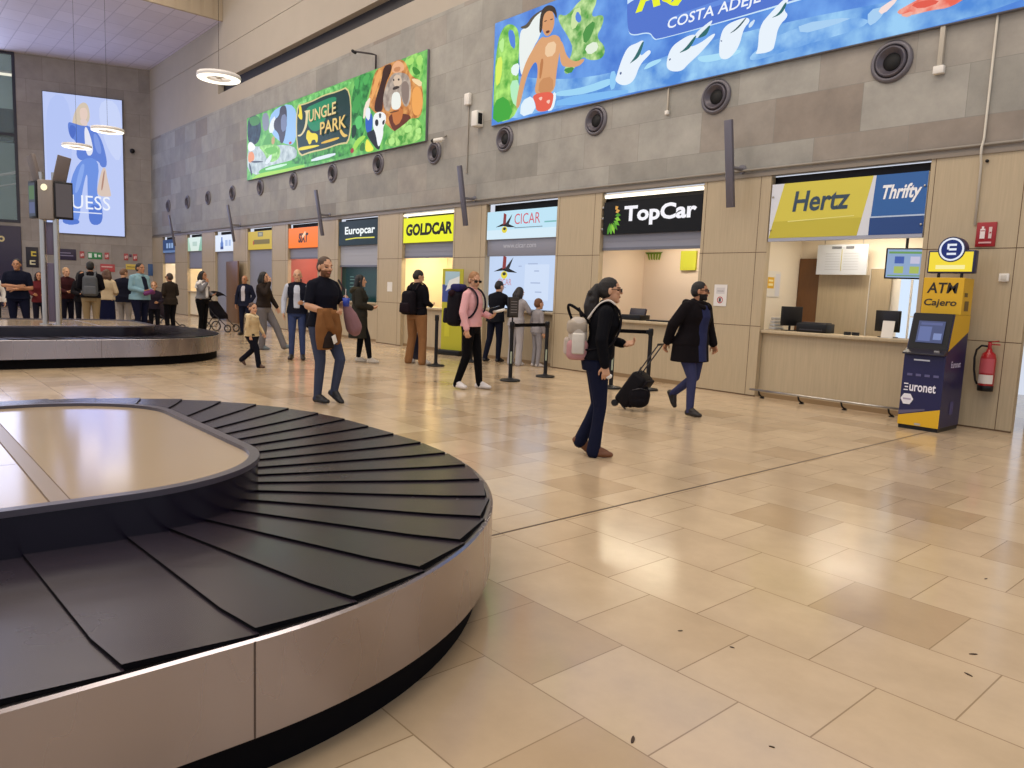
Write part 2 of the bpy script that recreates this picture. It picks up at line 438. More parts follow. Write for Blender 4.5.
def sign_box(x0, x1, z0, z1, label, frame, yf=YW + 0.01, depth=0.1, name='shop_sign'):
    e = empty(name, (x0, yf, z0), label, 'sign')
    m = MB(); w, h = x1 - x0, z1 - z0
    m.rbox((w / 2, depth / 2, h / 2), (w / 2, depth / 2, h / 2), 0.008, 2); m.build('sign_case', frame, e)
    return e, w, h

# 10: yellow and blue rental desk nearest the camera
x0, x1 = B[9]
kiosk_room(x0 - 0.2, x1 + 0.35, wall=WHITE, power=22)
e, w, h = sign_box(x0 + 0.02, x1 - 0.02, 2.47, 3.28, 'yellow and blue Hertz and Thrifty sign over the counter beside the cash machine', WPL)
a = Print((0, 0, 0), w=w, h=h, lay=0.001)
a.rect(0, 0, w, h, '#d9dde6')
a.poly([(0.0, 0), (1.36, 0), (1.52, h), (0.2, h)], '#d6ca4c'); a.poly([(0.0, 0), (1.36, 0), (1.41, 0.25), (0.06, 0.25)], '#c4b83c')
a.poly([(1.52, 0), (w, 0), (w, h), (1.56, h)], '#2a62a8'); a.rect(1.52, 0, w, 0.24, '#1d4585'); a.rect(1.52, 0.235, w, 0.255, '#b8cbe4'); a.poly([(0.3, 0.235), (1.3, 0.275), (1.3, 0.285), (0.3, 0.25)], '#ece98c')
a.text('Hertz', 0.36, 0.38, 1.22, 0.68, '#31485c', 0.022, 0.14)
a.text('Thrifty', 1.66, 0.42, 2.17, 0.67, '#f4f6fa', 0.03, 0.25)
a.build('printed_face', e)
m = MB(); m.box(0, w, -0.012, 0.06, -0.05, -0.003); m.build('lower_rail', mat('sign_rail', '#a9aab6', 0.4, 0.4), e)
for px in (0.03, w - 0.03):
    for pz in (0.12, 0.62): m = MB(); m.cap((px, -0.004, pz), (px, -0.01, pz), 0.016); m.build('fixing_stud', STEEL2, e)
counter(x0, x1, 1.06, 'pale wooden counter beneath the yellow and blue sign')
# foot rail
e = empty('foot_rail', (-5.0, YW - 0.16, 0), 'thin steel rail on short brackets along the foot of the nearest counter', 'rail')
m = MB(); m.tube([(-1.2, 0, 0.13), (0, 0, 0.13), (1.25, 0, 0.13)], 0.017); m.build('rail', STEEL2, e)
for bx in (-1.05, -0.4, 0.25, 0.9):
    m = MB(); m.tube([(bx, 0, 0.12), (bx, 0.03, 0.06), (bx + 0.01, 0.09, 0.02), (bx + 0.01, 0.14, 0.016)], 0.013, 8); m.cyl((bx + 0.01, 0.1, 0), (bx + 0.01, 0.1, 0.012), 0.035); m.build('bracket', BLACK, e)
# inside that desk
m = MB(); m.box(-6.40, -6.04, 12.06, 12.098, 0, 2.25); o = tag(m.build('door', [mat('dark_brown_door', '#6f4a2a', 0.4, var=0.2, stretch=(10, 10, 1))]), 'dark brown door in the back wall of the nearest kiosk', 'door')
m = MB(); m.cap((-0.0, 0, 0), (0.08, 0, 0), 0.01); h_ = m.build('door_handle', STEEL2, o); h_.location = (-6.12, 12.03, 1.05)
m = MB(); m.box(-6.03, -5.20, 12.04, 12.098, 0, 1.98); m.box(-5.20, -5.19, 12.03, 12.098, 0, 2.08, 1); m.box(-5.185, -4.87, 12.045, 12.098, 0, 2.08); m.box(-5.185, -4.86, 12.04, 12.098, 2.08, 2.1, 1)
tag(m.build('wood_wall_panel', [WOOD, WPL]), 'pale wood panelling on the back wall of the nearest kiosk', 'wall panel')
e = empty('price_board', (-6.02, 11.9, 1.98), 'white printed notice board hanging behind the nearest counter', 'notice board')
m = MB(); m.rbox((0.41, 0.015, 0.24), (0.41, 0.015, 0.24), 0.006, 2); m.build('board', WPL, e)
for wx in (0.1, 0.72): m = MB(); m.box(wx, wx + 0.01, 0.01, 0.016, 0.48, 0.77); m.build('hanging_wire', STEEL2, e)
a = Print((0, 0, 0), w=0.82, h=0.48)
a.rect(0, 0, 0.82, 0.48, '#c6ccd6')
for i in range(7): a.rect(0.14, 0.08 + i * 0.042, 0.38, 0.086 + i * 0.042, '#a8adb8'); a.rect(0.44, 0.08 + i * 0.042, 0.68, 0.086 + i * 0.042, '#a8adb8')
a.rect(0.405, 0.06, 0.415, 0.4, '#b4a83a'); a.rect(0.24, 0.41, 0.4, 0.45, '#70747e'); a.rect(0.47, 0.41, 0.6, 0.45, '#70747e')
a.build('printed_face', e)
e = empty('wall_poster', (-6.405, 11.25, 1.6), 'small yellow and white notice on the kiosk side wall', 'poster')
m = MB(); m.box(0, 0.006, -0.18, 0.22, -0.02, 0.4); m.build('sheet', WPL, e)
a = Print((0.006, -0.18, 0), U=(0, 1, 0), Nn=(1, 0, 0), w=0.4, h=0.4); a.rect(0.0, 0.12, 0.2, 0.3, '#e4b32c'); a.rect(0.03, 0.16, 0.17, 0.2, '#f6e6b0'); a.rect(0.03, 0.23, 0.17, 0.26, '#f6e6b0'); a.rect(0.24, 0.0, 0.38, 0.36, '#d8d8e0'); a.build('printed_face', e)
e = empty('wall_screen', (-4.42, 11.35, 2.12), 'hanging information screen with a blue and green display above the nearest counter', 'screen')
M_ = Matrix.Rotation(radians(22), 4, 'Z')
m = MB(); m.rbox((0, 0.03, 0), (0.26, 0.025, 0.22), 0.01, 2, M=M_); m.cap((0, 0.06, 0.1), (0, 0.1, 0.62), 0.02, M=M_); m.build('housing', BLACK, e)
a = Art(M_ @ Vector((-0.24, 0.004, -0.2)), U=M_ @ Vector((1, 0, 0)), Nn=M_ @ Vector((0, -1, 0)), w=0.48, h=0.4)
a.rect(0, 0, 0.48, 0.4, '#8fa6c8'); a.rect(0.02, 0.34, 0.46, 0.37, '#6e9a5a')
for (px, py, c) in ((0.1, 0.2, '#4860a8'), (0.3, 0.2, '#c4c0d8'), (0.1, 0.06, '#a8b860'), (0.3, 0.06, '#a8b860')): a.rect(px, py, px + 0.12, py + 0.1, c)
a.rect(0.02, 0.02, 0.46, 0.035, '#6e9a5a'); a.build('display', e)
m = MB(); m.box(-4.72, -4.38, 12.03, 12.09, 1.0, 2.0, 0); m.box(-4.57, -4.54, 12.02, 12.1, 1.0, 2.0, 1); m.box(-4.74, -4.36, 12.02, 12.1, 1.98, 2.02, 1); m.box(-4.54, -4.38, 12.02, 12.1, 1.35, 1.37, 1)
tag(m.build('window_1', [lit('#cfe0f4', 1.1), WPL]), kind='structure')
def monitor(x, y, z, w, h, rz, label, name='computer_monitor', stand=True):
    e = empty(name, (x, y, z), label, 'monitor', rz)
    m = MB(); m.rbox((0, 0, 0.08 + h / 2), (w / 2, 0.02, h / 2), 0.008, 2); m.build('screen_housing', BLACK, e)
    m = MB(); m.rbox((0, 0.04, 0.08 + h / 2), (w / 4, 0.025, h / 4), 0.01, 2); m.build('back_cover', mat('dark_grey_plastic', '#2b2930', 0.5), e)
    m = MB(); m.rbox((0, 0.02, 0.006), (0.11, 0.08, 0.006), 0.004, 2); m.cap((0, 0.03, 0.01), (0, 0.03, 0.14), 0.018); m.build('stand', BLACK, e)
    return e
CT = 1.06
monitor(-5.9, 11.0, CT, 0.36, 0.3, radians(62), 'black monitor seen edge on at the far end of the nearest counter')
e = empty('printer', (-5.5, 11.0, CT), 'low black printer on the nearest counter beside the dark door', 'printer')
m = MB(); m.rbox((0, 0, 0.07), (0.24, 0.14, 0.07), 0.015, 2); m.build('body', BLACK, e)
m = MB(); m.box(-0.18, 0.18, -0.15, -0.135, 0.03, 0.05); m.build('paper_slot', mat('dark_grey_plastic', '#2b2930', 0.5), e)
m = MB(); m.rbox((0, 0.02, 0.146), (0.2, 0.1, 0.008), 0.006, 2); m.build('lid', mat('dark_grey_plastic', '#2b2930', 0.5), e)
for i, (px, lb) in enumerate(((-4.93, 'small black stapler lying on the nearest counter, farther from the cash machine'), (-4.81, 'small black stapler lying on the nearest counter, nearer the cash machine'))):
    e = empty('stapler', (px, 10.85, CT), lb, 'stapler', 0.2 * i)
    m = MB(); m.rbox((0, 0, 0.012), (0.05, 0.018, 0.012), 0.006, 2); m.build('base', BLACK, e)
    m = MB(); m.rbox((0, 0, 0.036), (0.052, 0.014, 0.012), 0.008, 2); m.build('arm', BLACK, e)
monitor(-4.42, 10.95, CT, 0.44, 0.3, radians(-25), 'black monitor behind the cash machine on the nearest counter')
e = empty('paper_notice', (-4.34, 10.76, CT), 'white sheet in a stand on the counter just behind the cash machine', 'notice')
m = MB(); m.box(-0.08, 0.08, 0, 0.006, 0.0, 0.24, M=Matrix.Rotation(-0.15, 4, 'X')); m.build('sheet', WPL, e)
m = MB(); m.box(-0.08, 0.08, 0.0, 0.08, 0, 0.006); m.build('stand', mat('clear_acrylic', '#c8ccd0', 0.2), e)
e = empty('paper_tray', (-6.12, 10.86, CT), 'pale stack of document trays at the far end of the nearest counter', 'document tray')
for i in range(4):
    m = MB(); m.rbox((0, 0.1, 0.03 + 0.05 * i), (0.05 - 0.008 * i, 0.14, 0.02), 0.006, 2); m.build('tray', mat('pale_tray', '#b9b7b4', 0.5), e)

# 9: black sign with white lettering
x0, x1 = B[8]
kiosk_room(x0 - 0.1, x1 + 0.1, wall=mat('blush_paint', '#ead8c0', 0.6), power=15, color='#fff4e8')
e, w, h = sign_box(x0 + 0.06, x1 - 0.02, 2.64, 3.23, 'black TopCar sign with white letters and a green leaf mark', BLACK)
a = Art((0, 0, 0), w=w, h=h)
a.rect(0, 0, w, h, '#07070a')
a.text('TopCar', 0.50, 0.14, 2.08, 0.50, '#f6f4fa', 0.035)
for i in range(9):
    t = radians(-100 + i * 17); cx, cy = 0.14 + 0.2 * cos(t) * 0.9 + 0.03, 0.33 + 0.24 * sin(t)
    r0 = 0.05 + 0.012 * (8 - i); u = Vector((-sin(t), cos(t))); d = Vector((cos(t), sin(t)))
    p = Vector((cx, cy)); a.poly([tuple(p - d * r0 * 0.8), tuple(p + u * 0.05), tuple(p + d * r0), tuple(p - u * 0.03)], ('#4f8f2a', '#69ae36', '#8cc63f')[i % 3] if i < 7 else '#d8a050')
a.build('lit_face', e)
for pz in (0.1, 0.3, 0.5): m = MB(); m.rbox((-0.03, 0.02, pz), (0.02, 0.02, 0.02), 0.006, 2); m.build('fixing_clamp', STEEL2, e)
shutter(x0, x1, 2.38, 2.64, 'grey shutter rolled up beneath the black sign')
e = empty('tube_light', ((x0 + x1) / 2, YW + 0.02, 3.33), 'glowing white tube light above the black sign', 'tube light')
m = MB(); m.cyl((-1.05, 0, 0), (1.1, 0, 0), 0.03); m.build('tube', lit('#fff4dc', 2.2), e)
m = MB(); m.box(-1.1, 1.1, 0.01, 0.08, 0.02, 0.06); m.build('batten', WPL, e)
area('tube_light_glow', ((x0 + x1) / 2, YW - 0.05, 3.33), 2.1, 14, '#fff0d0', rot=(radians(-60), 0, 0), size_y=0.06)
counter(x0, x1, 1.07, 'pale wooden counter beneath the black sign with white letters')
m = MB(); m.box(-8.85, -8.5, 12.05, 12.098, 2.05, 2.42); tag(m.build('wall_poster', [mat('yellow_green_paper', '#c8cc3a', 0.5)]), 'yellow green notice on the back wall of the kiosk with the black sign', 'poster')
e = empty('wall_emblem', (-9.56, 12.09, 2.31), 'green leaf emblem on the kiosk back wall under the grey shutter', 'emblem')
a = Print((-0.2, -0.002, -0.1), w=0.5, h=0.3)
for i in range(5): a.poly([(0.05 + i * 0.08, 0.2), (0.1 + i * 0.08, 0.2), (0.14 + i * 0.06, 0.04), (0.1 + i * 0.06, 0.06)], '#7d9a2c')
a.poly([(0.0, 0.2), (0.45, 0.2), (0.4, 0.16), (0.05, 0.16)], '#5d7a22'); a.build('printed_mark', e)
e = empty('cash_register', (-8.95, 10.92, 1.07), 'dark blue grey till on the counter behind the woman with the backpack', 'till')
m = MB(); m.rbox((0, 0, 0.05), (0.22, 0.15, 0.05), 0.01, 2); m.build('drawer_case', BLACK, e)
m = MB(); m.rbox((0, 0.02, 0.15), (0.18, 0.03, 0.08), 0.01, 2, M=Matrix.Rotation(-0.3, 4, 'X')); m.build('display_unit', mat('slate_plastic', '#2c2a38', 0.4), e)
e = empty('keyboard', (-8.35, 10.86, 1.07), 'flat black keyboard on the counter beneath the black sign', 'keyboard')
m = MB(); m.rbox((0, 0, 0.012), (0.24, 0.09, 0.012), 0.006, 2); m.build('body', BLACK, e)
m = MB()
for i in range(14):
    for j in range(4): m.box(-0.22 + i * 0.032, -0.196 + i * 0.032, -0.07 + j * 0.036, -0.045 + j * 0.036, 0.024, 0.03)
m.build('keys', mat('dark_grey_plastic', '#2b2930', 0.5), e)
e = empty('desk_phone', (-9.35, 10.9, 1.07), 'black desk phone with handset on the counter beneath the black sign', 'telephone')
m = MB(); m.rbox((0, 0, 0.03), (0.1, 0.1, 0.03), 0.01, 2); m.build('base', BLACK, e)
m = MB(); m.tube([(-0.1, 0, 0.05), (-0.1, 0, 0.12), (-0.05, 0, 0.18), (0.02, 0, 0.17), (0.05, 0, 0.08)], 0.014, 8); m.build('handset', BLACK, e)

# 8: pale blue island sign and covered window
x0, x1 = B[7]
e, w, h = sign_box(x0 + 0.04, x1 - 0.02, 2.64, 3.24, 'pale blue lit CICAR sign with a black and red bird mark', WPL)
a = Art((0, 0, 0), w=w, h=h)
a.rect(0, 0, w, h, '#bfe3f4'); a.rect(0, 0.0, w, 0.2, '#d4eaf6')
def bird(a, cx, cy, s):
    a.poly([(cx - 0.33 * s, cy - 0.02 * s), (cx - 0.1 * s, cy + 0.05 * s), (cx + 0.1 * s, cy + 0.04 * s), (cx + 0.34 * s, cy - 0.04 * s), (cx + 0.1 * s, cy - 0.03 * s), (cx - 0.05 * s, cy)], '#141414')
    a.poly([(cx - 0.02 * s, cy + 0.02 * s), (cx + 0.22 * s, cy + 0.24 * s), (cx + 0.14 * s, cy + 0.08 * s), (cx + 0.1 * s, cy)], '#2a2a30'); a.poly([(cx - 0.08 * s, cy + 0.02 * s), (cx - 0.06 * s, cy + 0.28 * s), (cx + 0.03 * s, cy + 0.24 * s), (cx + 0.02 * s, cy + 0.05 * s)], '#8b3a38')
    a.ell(cx - 0.02 * s, cy - 0.08 * s, 0.09 * s, 0.07 * s, '#e0d03c'); a.ell(cx - 0.02 * s, cy - 0.06 * s, 0.05 * s, 0.03 * s, '#3a3a2c')
bird(a, 0.62, 0.28, 1.0)
a.text('CICAR', 0.92, 0.30, 1.72, 0.52, '#d05a68', 0.0); a.rect(0.93, 0.22, 1.8, 0.235, '#6a7a8a'); a.rect(1.85, 0.3, 2.2, 0.33, '#7ab8b8')
a.build('lit_face', e)
e, w, h = sign_box(x0 + 0.02, x1 - 0.02, 2.28, 2.64, 'grey strip sign beneath the pale blue lit sign', GREY, yf=YW + 0.05, name='strip_sign')
a = Print((0, 0, 0), w=w, h=h); a.text('www.cicar.com', 0.55, 0.17, 1.6, 0.27, '#c4c8d4', 0.0); a.build('lettering', e)
closed_back(x0, x1)
e = empty('glazed_screen', ((x0 + x1) / 2, YW + 0.14, 1.15), 'lit pale blue glass screen with a bird mark above the counter', 'screen')
m = MB(); w2 = (x1 - x0) / 2 - 0.01
m.box(-w2, w2, 0.0, 0.05, 0, 1.13); m.build('panel', WPL, e)
a = Art((-w2, -0.001, 0), w=2 * w2, h=1.13)
a.rect(0, 0, 2 * w2, 1.13, '#c3d5f2'); a.rect(1.2, 0.2, 1.95, 0.95, '#cfdef6')
bird(a, 0.55, 0.82, 1.2); a.text('CICAR', 0.32, 0.5, 0.78, 0.64, '#c88490', 0.0); a.rect(0.3, 0.44, 0.6, 0.455, '#8c98b8')
for (ax, ay, l) in ((1.3, 0.95, .3), (1.5, 0.8, .15), (1.4, 0.55, .3), (1.55, 0.36, .2), (1.0, 0.9, .1)): a.rect(ax, ay, ax + l, ay + 0.025, '#a8b8d8')
a.build('lit_face', e)
counter(x0, x1, 1.12, 'pale wooden counter beneath the pale blue lit sign')
e = empty('notice_stand', (-11.1, 10.83, 1.12), 'white acrylic notice stand on the counter beneath the pale blue sign', 'notice stand')
m = MB(); m.box(-0.15, 0.15, -0.005, 0.005, 0.0, 0.34); m.build('sheet', WPL, e); m = MB(); m.box(-0.15, 0.15, -0.06, 0.06, 0, 0.008); m.build('base', mat('clear_acrylic', '#c8ccd0', 0.2), e)
e = empty('clipboard', (-11.45, 10.72, 1.12), 'dark clipboard with white paper on the counter beneath the pale blue sign', 'clipboard')
m = MB(); m.rbox((0, 0, 0.006), (0.15, 0.1, 0.006), 0.003, 2, M=Matrix.Rotation(0.3, 4, 'Z')); m.build('board', BLACK, e)
m = MB(); m.box(-0.1, 0.1, -0.075, 0.075, 0.012, 0.016, M=Matrix.Rotation(0.3, 4, 'Z')); m.build('paper', WPL, e)

# 7: yellow sign, bright room
x0, x1 = B[6]
kiosk_room(x0 - 0.05, x1 + 0.05, wall=CREAM, power=45, color='#fff2cc')
e, w, h = sign_box(x0 + 0.04, x1 - 0.02, 2.65, 3.27, 'bright yellow GOLDCAR sign with black letters', mat('yellow_case', '#d8d020', 0.5))
a = Art((0, 0, 0), w=w, h=h); a.rect(0, 0, w, h, '#eef01e')
a.text('GOLDCAR', 0.12, 0.17, 2.10, 0.47, '#151508', 0.05, 0.08)
a.build('lit_face', e)
e = empty('tube_light', ((x0 + x1) / 2, YW + 0.02, 3.34), 'glowing white tube light above the bright yellow sign', 'tube light')
m = MB(); m.cyl((-1.05, 0, 0), (1.05, 0, 0), 0.03); m.build('tube', lit('#fff6dc', 1.6), e)
m = MB(); m.box(-1.08, 1.08, 0.01, 0.08, 0.02, 0.06); m.build('batten', WPL, e)
shutter(x0, x1, 2.3, 2.65, 'grey shutter rolled up beneath the bright yellow sign')
m = MB(); m.box(-16.05, -15.35, 12.02, 12.098, 0, 2.17); o = tag(m.build('door', [mat('tan_door', '#9c7c54', 0.5, var=0.1, stretch=(8, 8, 1))]), 'tan door in the bright room beneath the yellow sign', 'door')
counter(x0, x1, 1.05, 'pale wooden counter beneath the bright yellow sign')

# 6: dark green sign
x0, x1 = B[5]
e, w, h = sign_box(x0 + 0.04, x1 - 0.02, 2.66, 3.34, 'dark green Europcar sign with white letters and a yellow line', mat('dark_green_case', '#10262a', 0.4))
a = Art((0, 0, 0), w=w, h=h); a.rect(0, 0, w, h, '#14282c')
a.text('Europcar', 0.36, 0.24, 2.02, 0.52, '#f2f6f4', 0.03); a.poly([(0.4, 0.15), (1.0, 0.18), (2.0, 0.17), (2.0, 0.2), (1.0, 0.21), (0.4, 0.18)], '#e8e04a')
a.build('lit_face', e)
shutter(x0, x1, 2.08, 2.66, 'pale grey shutter half lowered beneath the dark green sign', mat('pale_shutter_paint', '#a6a8b0', 0.5))
closed_back(x0, x1)
m = MB(); m.box(x0 + 0.01, x1 - 0.01, YW + 0.14, YW + 0.2, 1.08, 2.1); o = tag(m.build('glazed_screen', [mat('dark_green_glass', '#0e3838', 0.12)]), 'dark green glass screen beneath the half lowered grey shutter', 'screen')
a = Print((x0, YW + 0.138, 1.08), w=w, h=1.0)
for i, y_ in enumerate((0.68, 0.6, 0.5, 0.4)): a.rect(0.5, y_, 0.72 + 0.1 * (i % 2), y_ + 0.03, '#587c78')
a.build('lettering', o)
counter(x0, x1, 1.08, 'pale wooden counter beneath the dark green sign')

# 5: orange sign, red room
x0, x1 = B[4]
kiosk_room(x0 - 0.05, x1 + 0.05, wall=mat('red_paint', '#b2655a', 0.5), power=30, color='#ffe8d8')
e, w, h = sign_box(x0 + 0.04, x1 - 0.02, 2.65, 3.28, 'bright orange SIXT sign with black letters', mat('orange_case', '#c85a10', 0.5))
a = Art((0, 0, 0), w=w, h=h); a.rect(0, 0, w, h, '#ff7d10')
a.text('SIXT', 0.72, 0.16, 1.42, 0.46, '#1c1208', 0.05, 0.2); a.poly([(0.95, 0.36), (1.2, 0.52), (1.25, 0.42), (1.05, 0.3)], '#ffd0a0')
a.build('lit_face', e)
shutter(x0, x1, 2.34, 2.65, 'grey shutter rolled up beneath the bright orange sign')
counter(x0, x1, 1.05, 'pale counter beneath the bright orange sign', top=WHITE)

# 4: yellow sign, closed
x0, x1 = B[3]
e, w, h = sign_box(x0 + 0.06, x1 - 0.02, 2.66, 3.29, 'mustard yellow sign over the shut grey shutter', mat('mustard_case', '#b8982c', 0.5))
a = Art((0, 0, 0), w=w, h=h); a.rect(0, 0, w, h, '#c9ac38'); a.rect(0.5, 0.18, 1.85, 0.34, '#7a6a34'); a.rect(0.42, 0.17, 0.52, 0.3, '#b04830'); a.rect(0.85, 0.44, 1.3, 0.6, '#7c7a6a'); a.rect(0.95, 0.48, 1.2, 0.56, '#a8a48c'); a.build('printed_face', e)
shutter(x0, x1, 0.03, 2.66, 'grey shutter pulled down to the floor beneath the mustard yellow sign'); closed_back(x0, x1)
# 3: white sign with blue mark
x0, x1 = B[2]
e, w, h = sign_box(x0 + 0.02, x1 - 0.02, 2.65, 3.27, 'white lit sign with a blue bottle shaped mark', WPL)
a = Art((0, 0, 0), w=w, h=h); a.rect(0, 0, w, h, '#dfe8f6'); a.poly([(0.55, 0.1), (0.85, 0.1), (0.85, 0.3), (0.77, 0.42), (0.77, 0.54), (0.63, 0.54), (0.63, 0.42), (0.55, 0.3)], '#5a7cc0'); a.rect(0.55, 0.08, 0.85, 0.18, '#2c4484'); a.rect(1.05, 0.2, 1.3, 0.42, '#a8bce0'); a.rect(1.4, 0.2, 1.62, 0.42, '#a8bce0'); a.build('lit_face', e)
shutter(x0, x1, 0.03, 2.65, 'grey shutter pulled down to the floor beneath the white sign with a blue mark'); closed_back(x0, x1)
e = empty('door', (-27.85, YW - 0.1, 0), 'brown door leaf standing open against the pilaster beside the mustard yellow sign', 'door', radians(-8))
m = MB(); m.rbox((0, 0, 1.13), (0.9, 0.03, 1.125), 0.006, 2); m.build('leaf', mat('brown_door', '#6b4a2e', 0.35, var=0.15, stretch=(6, 6, 0.8)), e)
m = MB(); m.cap((0.75, -0.06, 1.05), (0.62, -0.06, 1.05), 0.012); m.cap((0.75, -0.03, 1.05), (0.75, -0.06, 1.05), 0.012); m.build('handle', STEEL2, e)
# 2: white and green
x0, x1 = B[1]
kiosk_room(x0, x1, wall=CREAM, power=22)
e, w, h = sign_box(x0 + 0.06, x1 - 0.02, 2.72, 3.28, 'white and pale green lit sign, second kiosk from the far wall', WPL)
a = Art((0, 0, 0), w=w, h=h); a.rect(0, 0, w, h, '#d6e6dc'); a.poly([(0, 0), (0.4, 0), (0.1, h), (0, h)], '#a4c8b0'); a.poly([(w - 0.4, 0), (w, 0), (w, h), (w - 0.1, h)], '#88b8a0'); a.rect(0.6, 0.2, 1.15, 0.38, '#b4ccc0'); a.build('lit_face', e)
shutter(x0, x1, 2.02, 2.72, 'grey shutter half lowered beneath the white and pale green sign')
counter(x0, x1, 1.05, 'pale yellow counter beneath the white and pale green sign', front=CREAM)
# 1: blue
x0, x1 = B[0]
kiosk_room(x0, x1, wall=WHITE, power=20)
e, w, h = sign_box(x0 + 0.04, x1 - 0.02, 2.7, 3.28, 'dark blue sign with pale letters on the kiosk nearest the far wall', mat('navy_case', '#1c3460', 0.5))
a = Art((0, 0, 0), w=w, h=h); a.rect(0, 0, w, h, '#24406e'); a.rect(0, 0, w, 0.1, '#5d78a4')
for i in range(3): a.rect(0.5 + i * 0.36, 0.2, 0.74 + i * 0.36, 0.42, '#8ca8d0')
a.build('lit_face', e)
shutter(x0, x1, 2.25, 2.7, 'grey shutter partly lowered beneath the dark blue sign', mat('lilac_shutter_paint', '#7f86a4', 0.5))
counter(x0, x1, 1.05, 'pale counter beneath the dark blue sign')

# ------------------------------------------------------------------ far wall
d_ = Vector((0.3399, 0.9405, 0)).normalized(); n_ = Vector((d_.y, -d_.x, 0))
EC = Vector((-38.17, YW, 0))
EM = Matrix(((d_.x, -n_.x, 0, EC.x), (d_.y, -n_.y, 0, EC.y), (0, 0, 1, 0), (0, 0, 0, 1)))   # x along the wall, y into it
m = MB(); m.box(-5.3, 0.3, 0, 0.4, 0, 13, M=EM); m.box(-14, -5.3, 0, 0.4, 11.05, 13, M=EM); m.box(-14, -5.3, 0.02, 0.4, 0, 3.74, M=EM)
struct('wall_far', m, STONE_END)
def eframe(name, s, z, label, cat, y=0.0):
    e = empty(name, (0, 0, 0), label, cat); e.matrix_world = EM @ Matrix.Translation((s, y, z)); return e
# curtain wall window
m = MB()
for s in (-5.36, -6.7, -8.1, -9.5, -10.9, -12.3, -13.9): m.box(s - 0.06, s + 0.06, -0.02, 0.14, 3.74, 11.05, M=EM)
for z in (3.8, 7.55, 11.0): m.box(-14, -5.3, -0.015, 0.12, z - 0.06, z + 0.06, M=EM)
struct('window_2', m, mat('dark_window_frame', '#2c2a34', 0.4))
gl, nt, P = nodes('window_glass'); P.inputs['Base Color'].default_value = lin('#9fb8b4'); P.inputs['Roughness'].default_value = 0.03; P.inputs['Alpha'].default_value = 0.22; P.inputs['Specular IOR Level'].default_value = 0.8
m = MB(); m.box(-14, -5.3, 0.05, 0.06, 3.8, 11.0, M=EM); struct('window_3', m, gl)
m = MB(); m.box(-16, -5.0, 4.2, 4.3, 0, 13, M=EM); struct('wall_corridor', m, mat('pale_green_wall', '#9aa8a0', 0.6))
m = MB(); m.box(-16, -5.0, 0.4, 4.2, 3.4, 3.7, M=EM); struct('floor_corridor', m, mat('grey_floor', '#8a8a8a', 0.4))
m = MB(); m.box(-16, -5.0, 2.6, 3.0, 7.6, 9.1, M=EM); struct('beam', m, mat('navy_beam', '#22243c', 0.5))
e = eframe('handrail', -10, 3.7, 'pale stair handrail behind the upper window', 'handrail', 2.2)
m = MB(); m.tube([(-3, 0, 0.6), (0.5, 0, 1.5), (4.2, 0, 2.5)], 0.06); m.tube([(-3, 0, 0.1), (0.5, 0, 1.0), (4.2, 0, 2.0)], 0.03); m.build('rail', WPL, e)
m = MB()
for q in range(7): m.cap((-2.6 + q, 0, -0.0), (-2.6 + q, 0, 0.72 + q * 0.27), 0.02)
m.build('post', STEEL2, e)
e = eframe('tube_light', -7, 10.4, 'glowing tube light behind the upper window', 'tube light', 1.5)
m = MB(); m.cyl((-1.5, 0, 0), (1.4, 0, 0), 0.06); m.build('tube', lit('#f4f0dc', 1.5), e); m = MB(); m.box(-1.5, 1.4, -0.06, 0.06, 0.05, 0.14); m.build('batten', WPL, e)
area('window_daylight', EM @ Vector((-9.6, -0.15, 7.5)), 8.0, 520, '#ccd6ff', rot=(radians(-90), 0, math.atan2(d_.y, d_.x)), size_y=6.5)
area('corridor_lamp', EM @ Vector((-9, 2.0, 10.8)), 3, 60, '#eaf4ff')
e = eframe('information_panel', -9.6, 0.0, 'large dark purple wall panel beneath the upper window', 'wall panel', -0.04)
m = MB(); m.rbox((0, 0.02, 1.8), (4.3, 0.02, 1.78), 0.01, 2); m.build('board', mat('deep_purple_panel', '#22153a', 0.4), e)
a = Print((-4.3, -0.001, 0), w=8.6, h=3.6); a.ring(7.85, 3.0, 0.06, 0.13, '#d8c890'); a.rect(7.0, 2.9, 7.3, 3.1, '#d8c890'); a.build('printed_face', e)

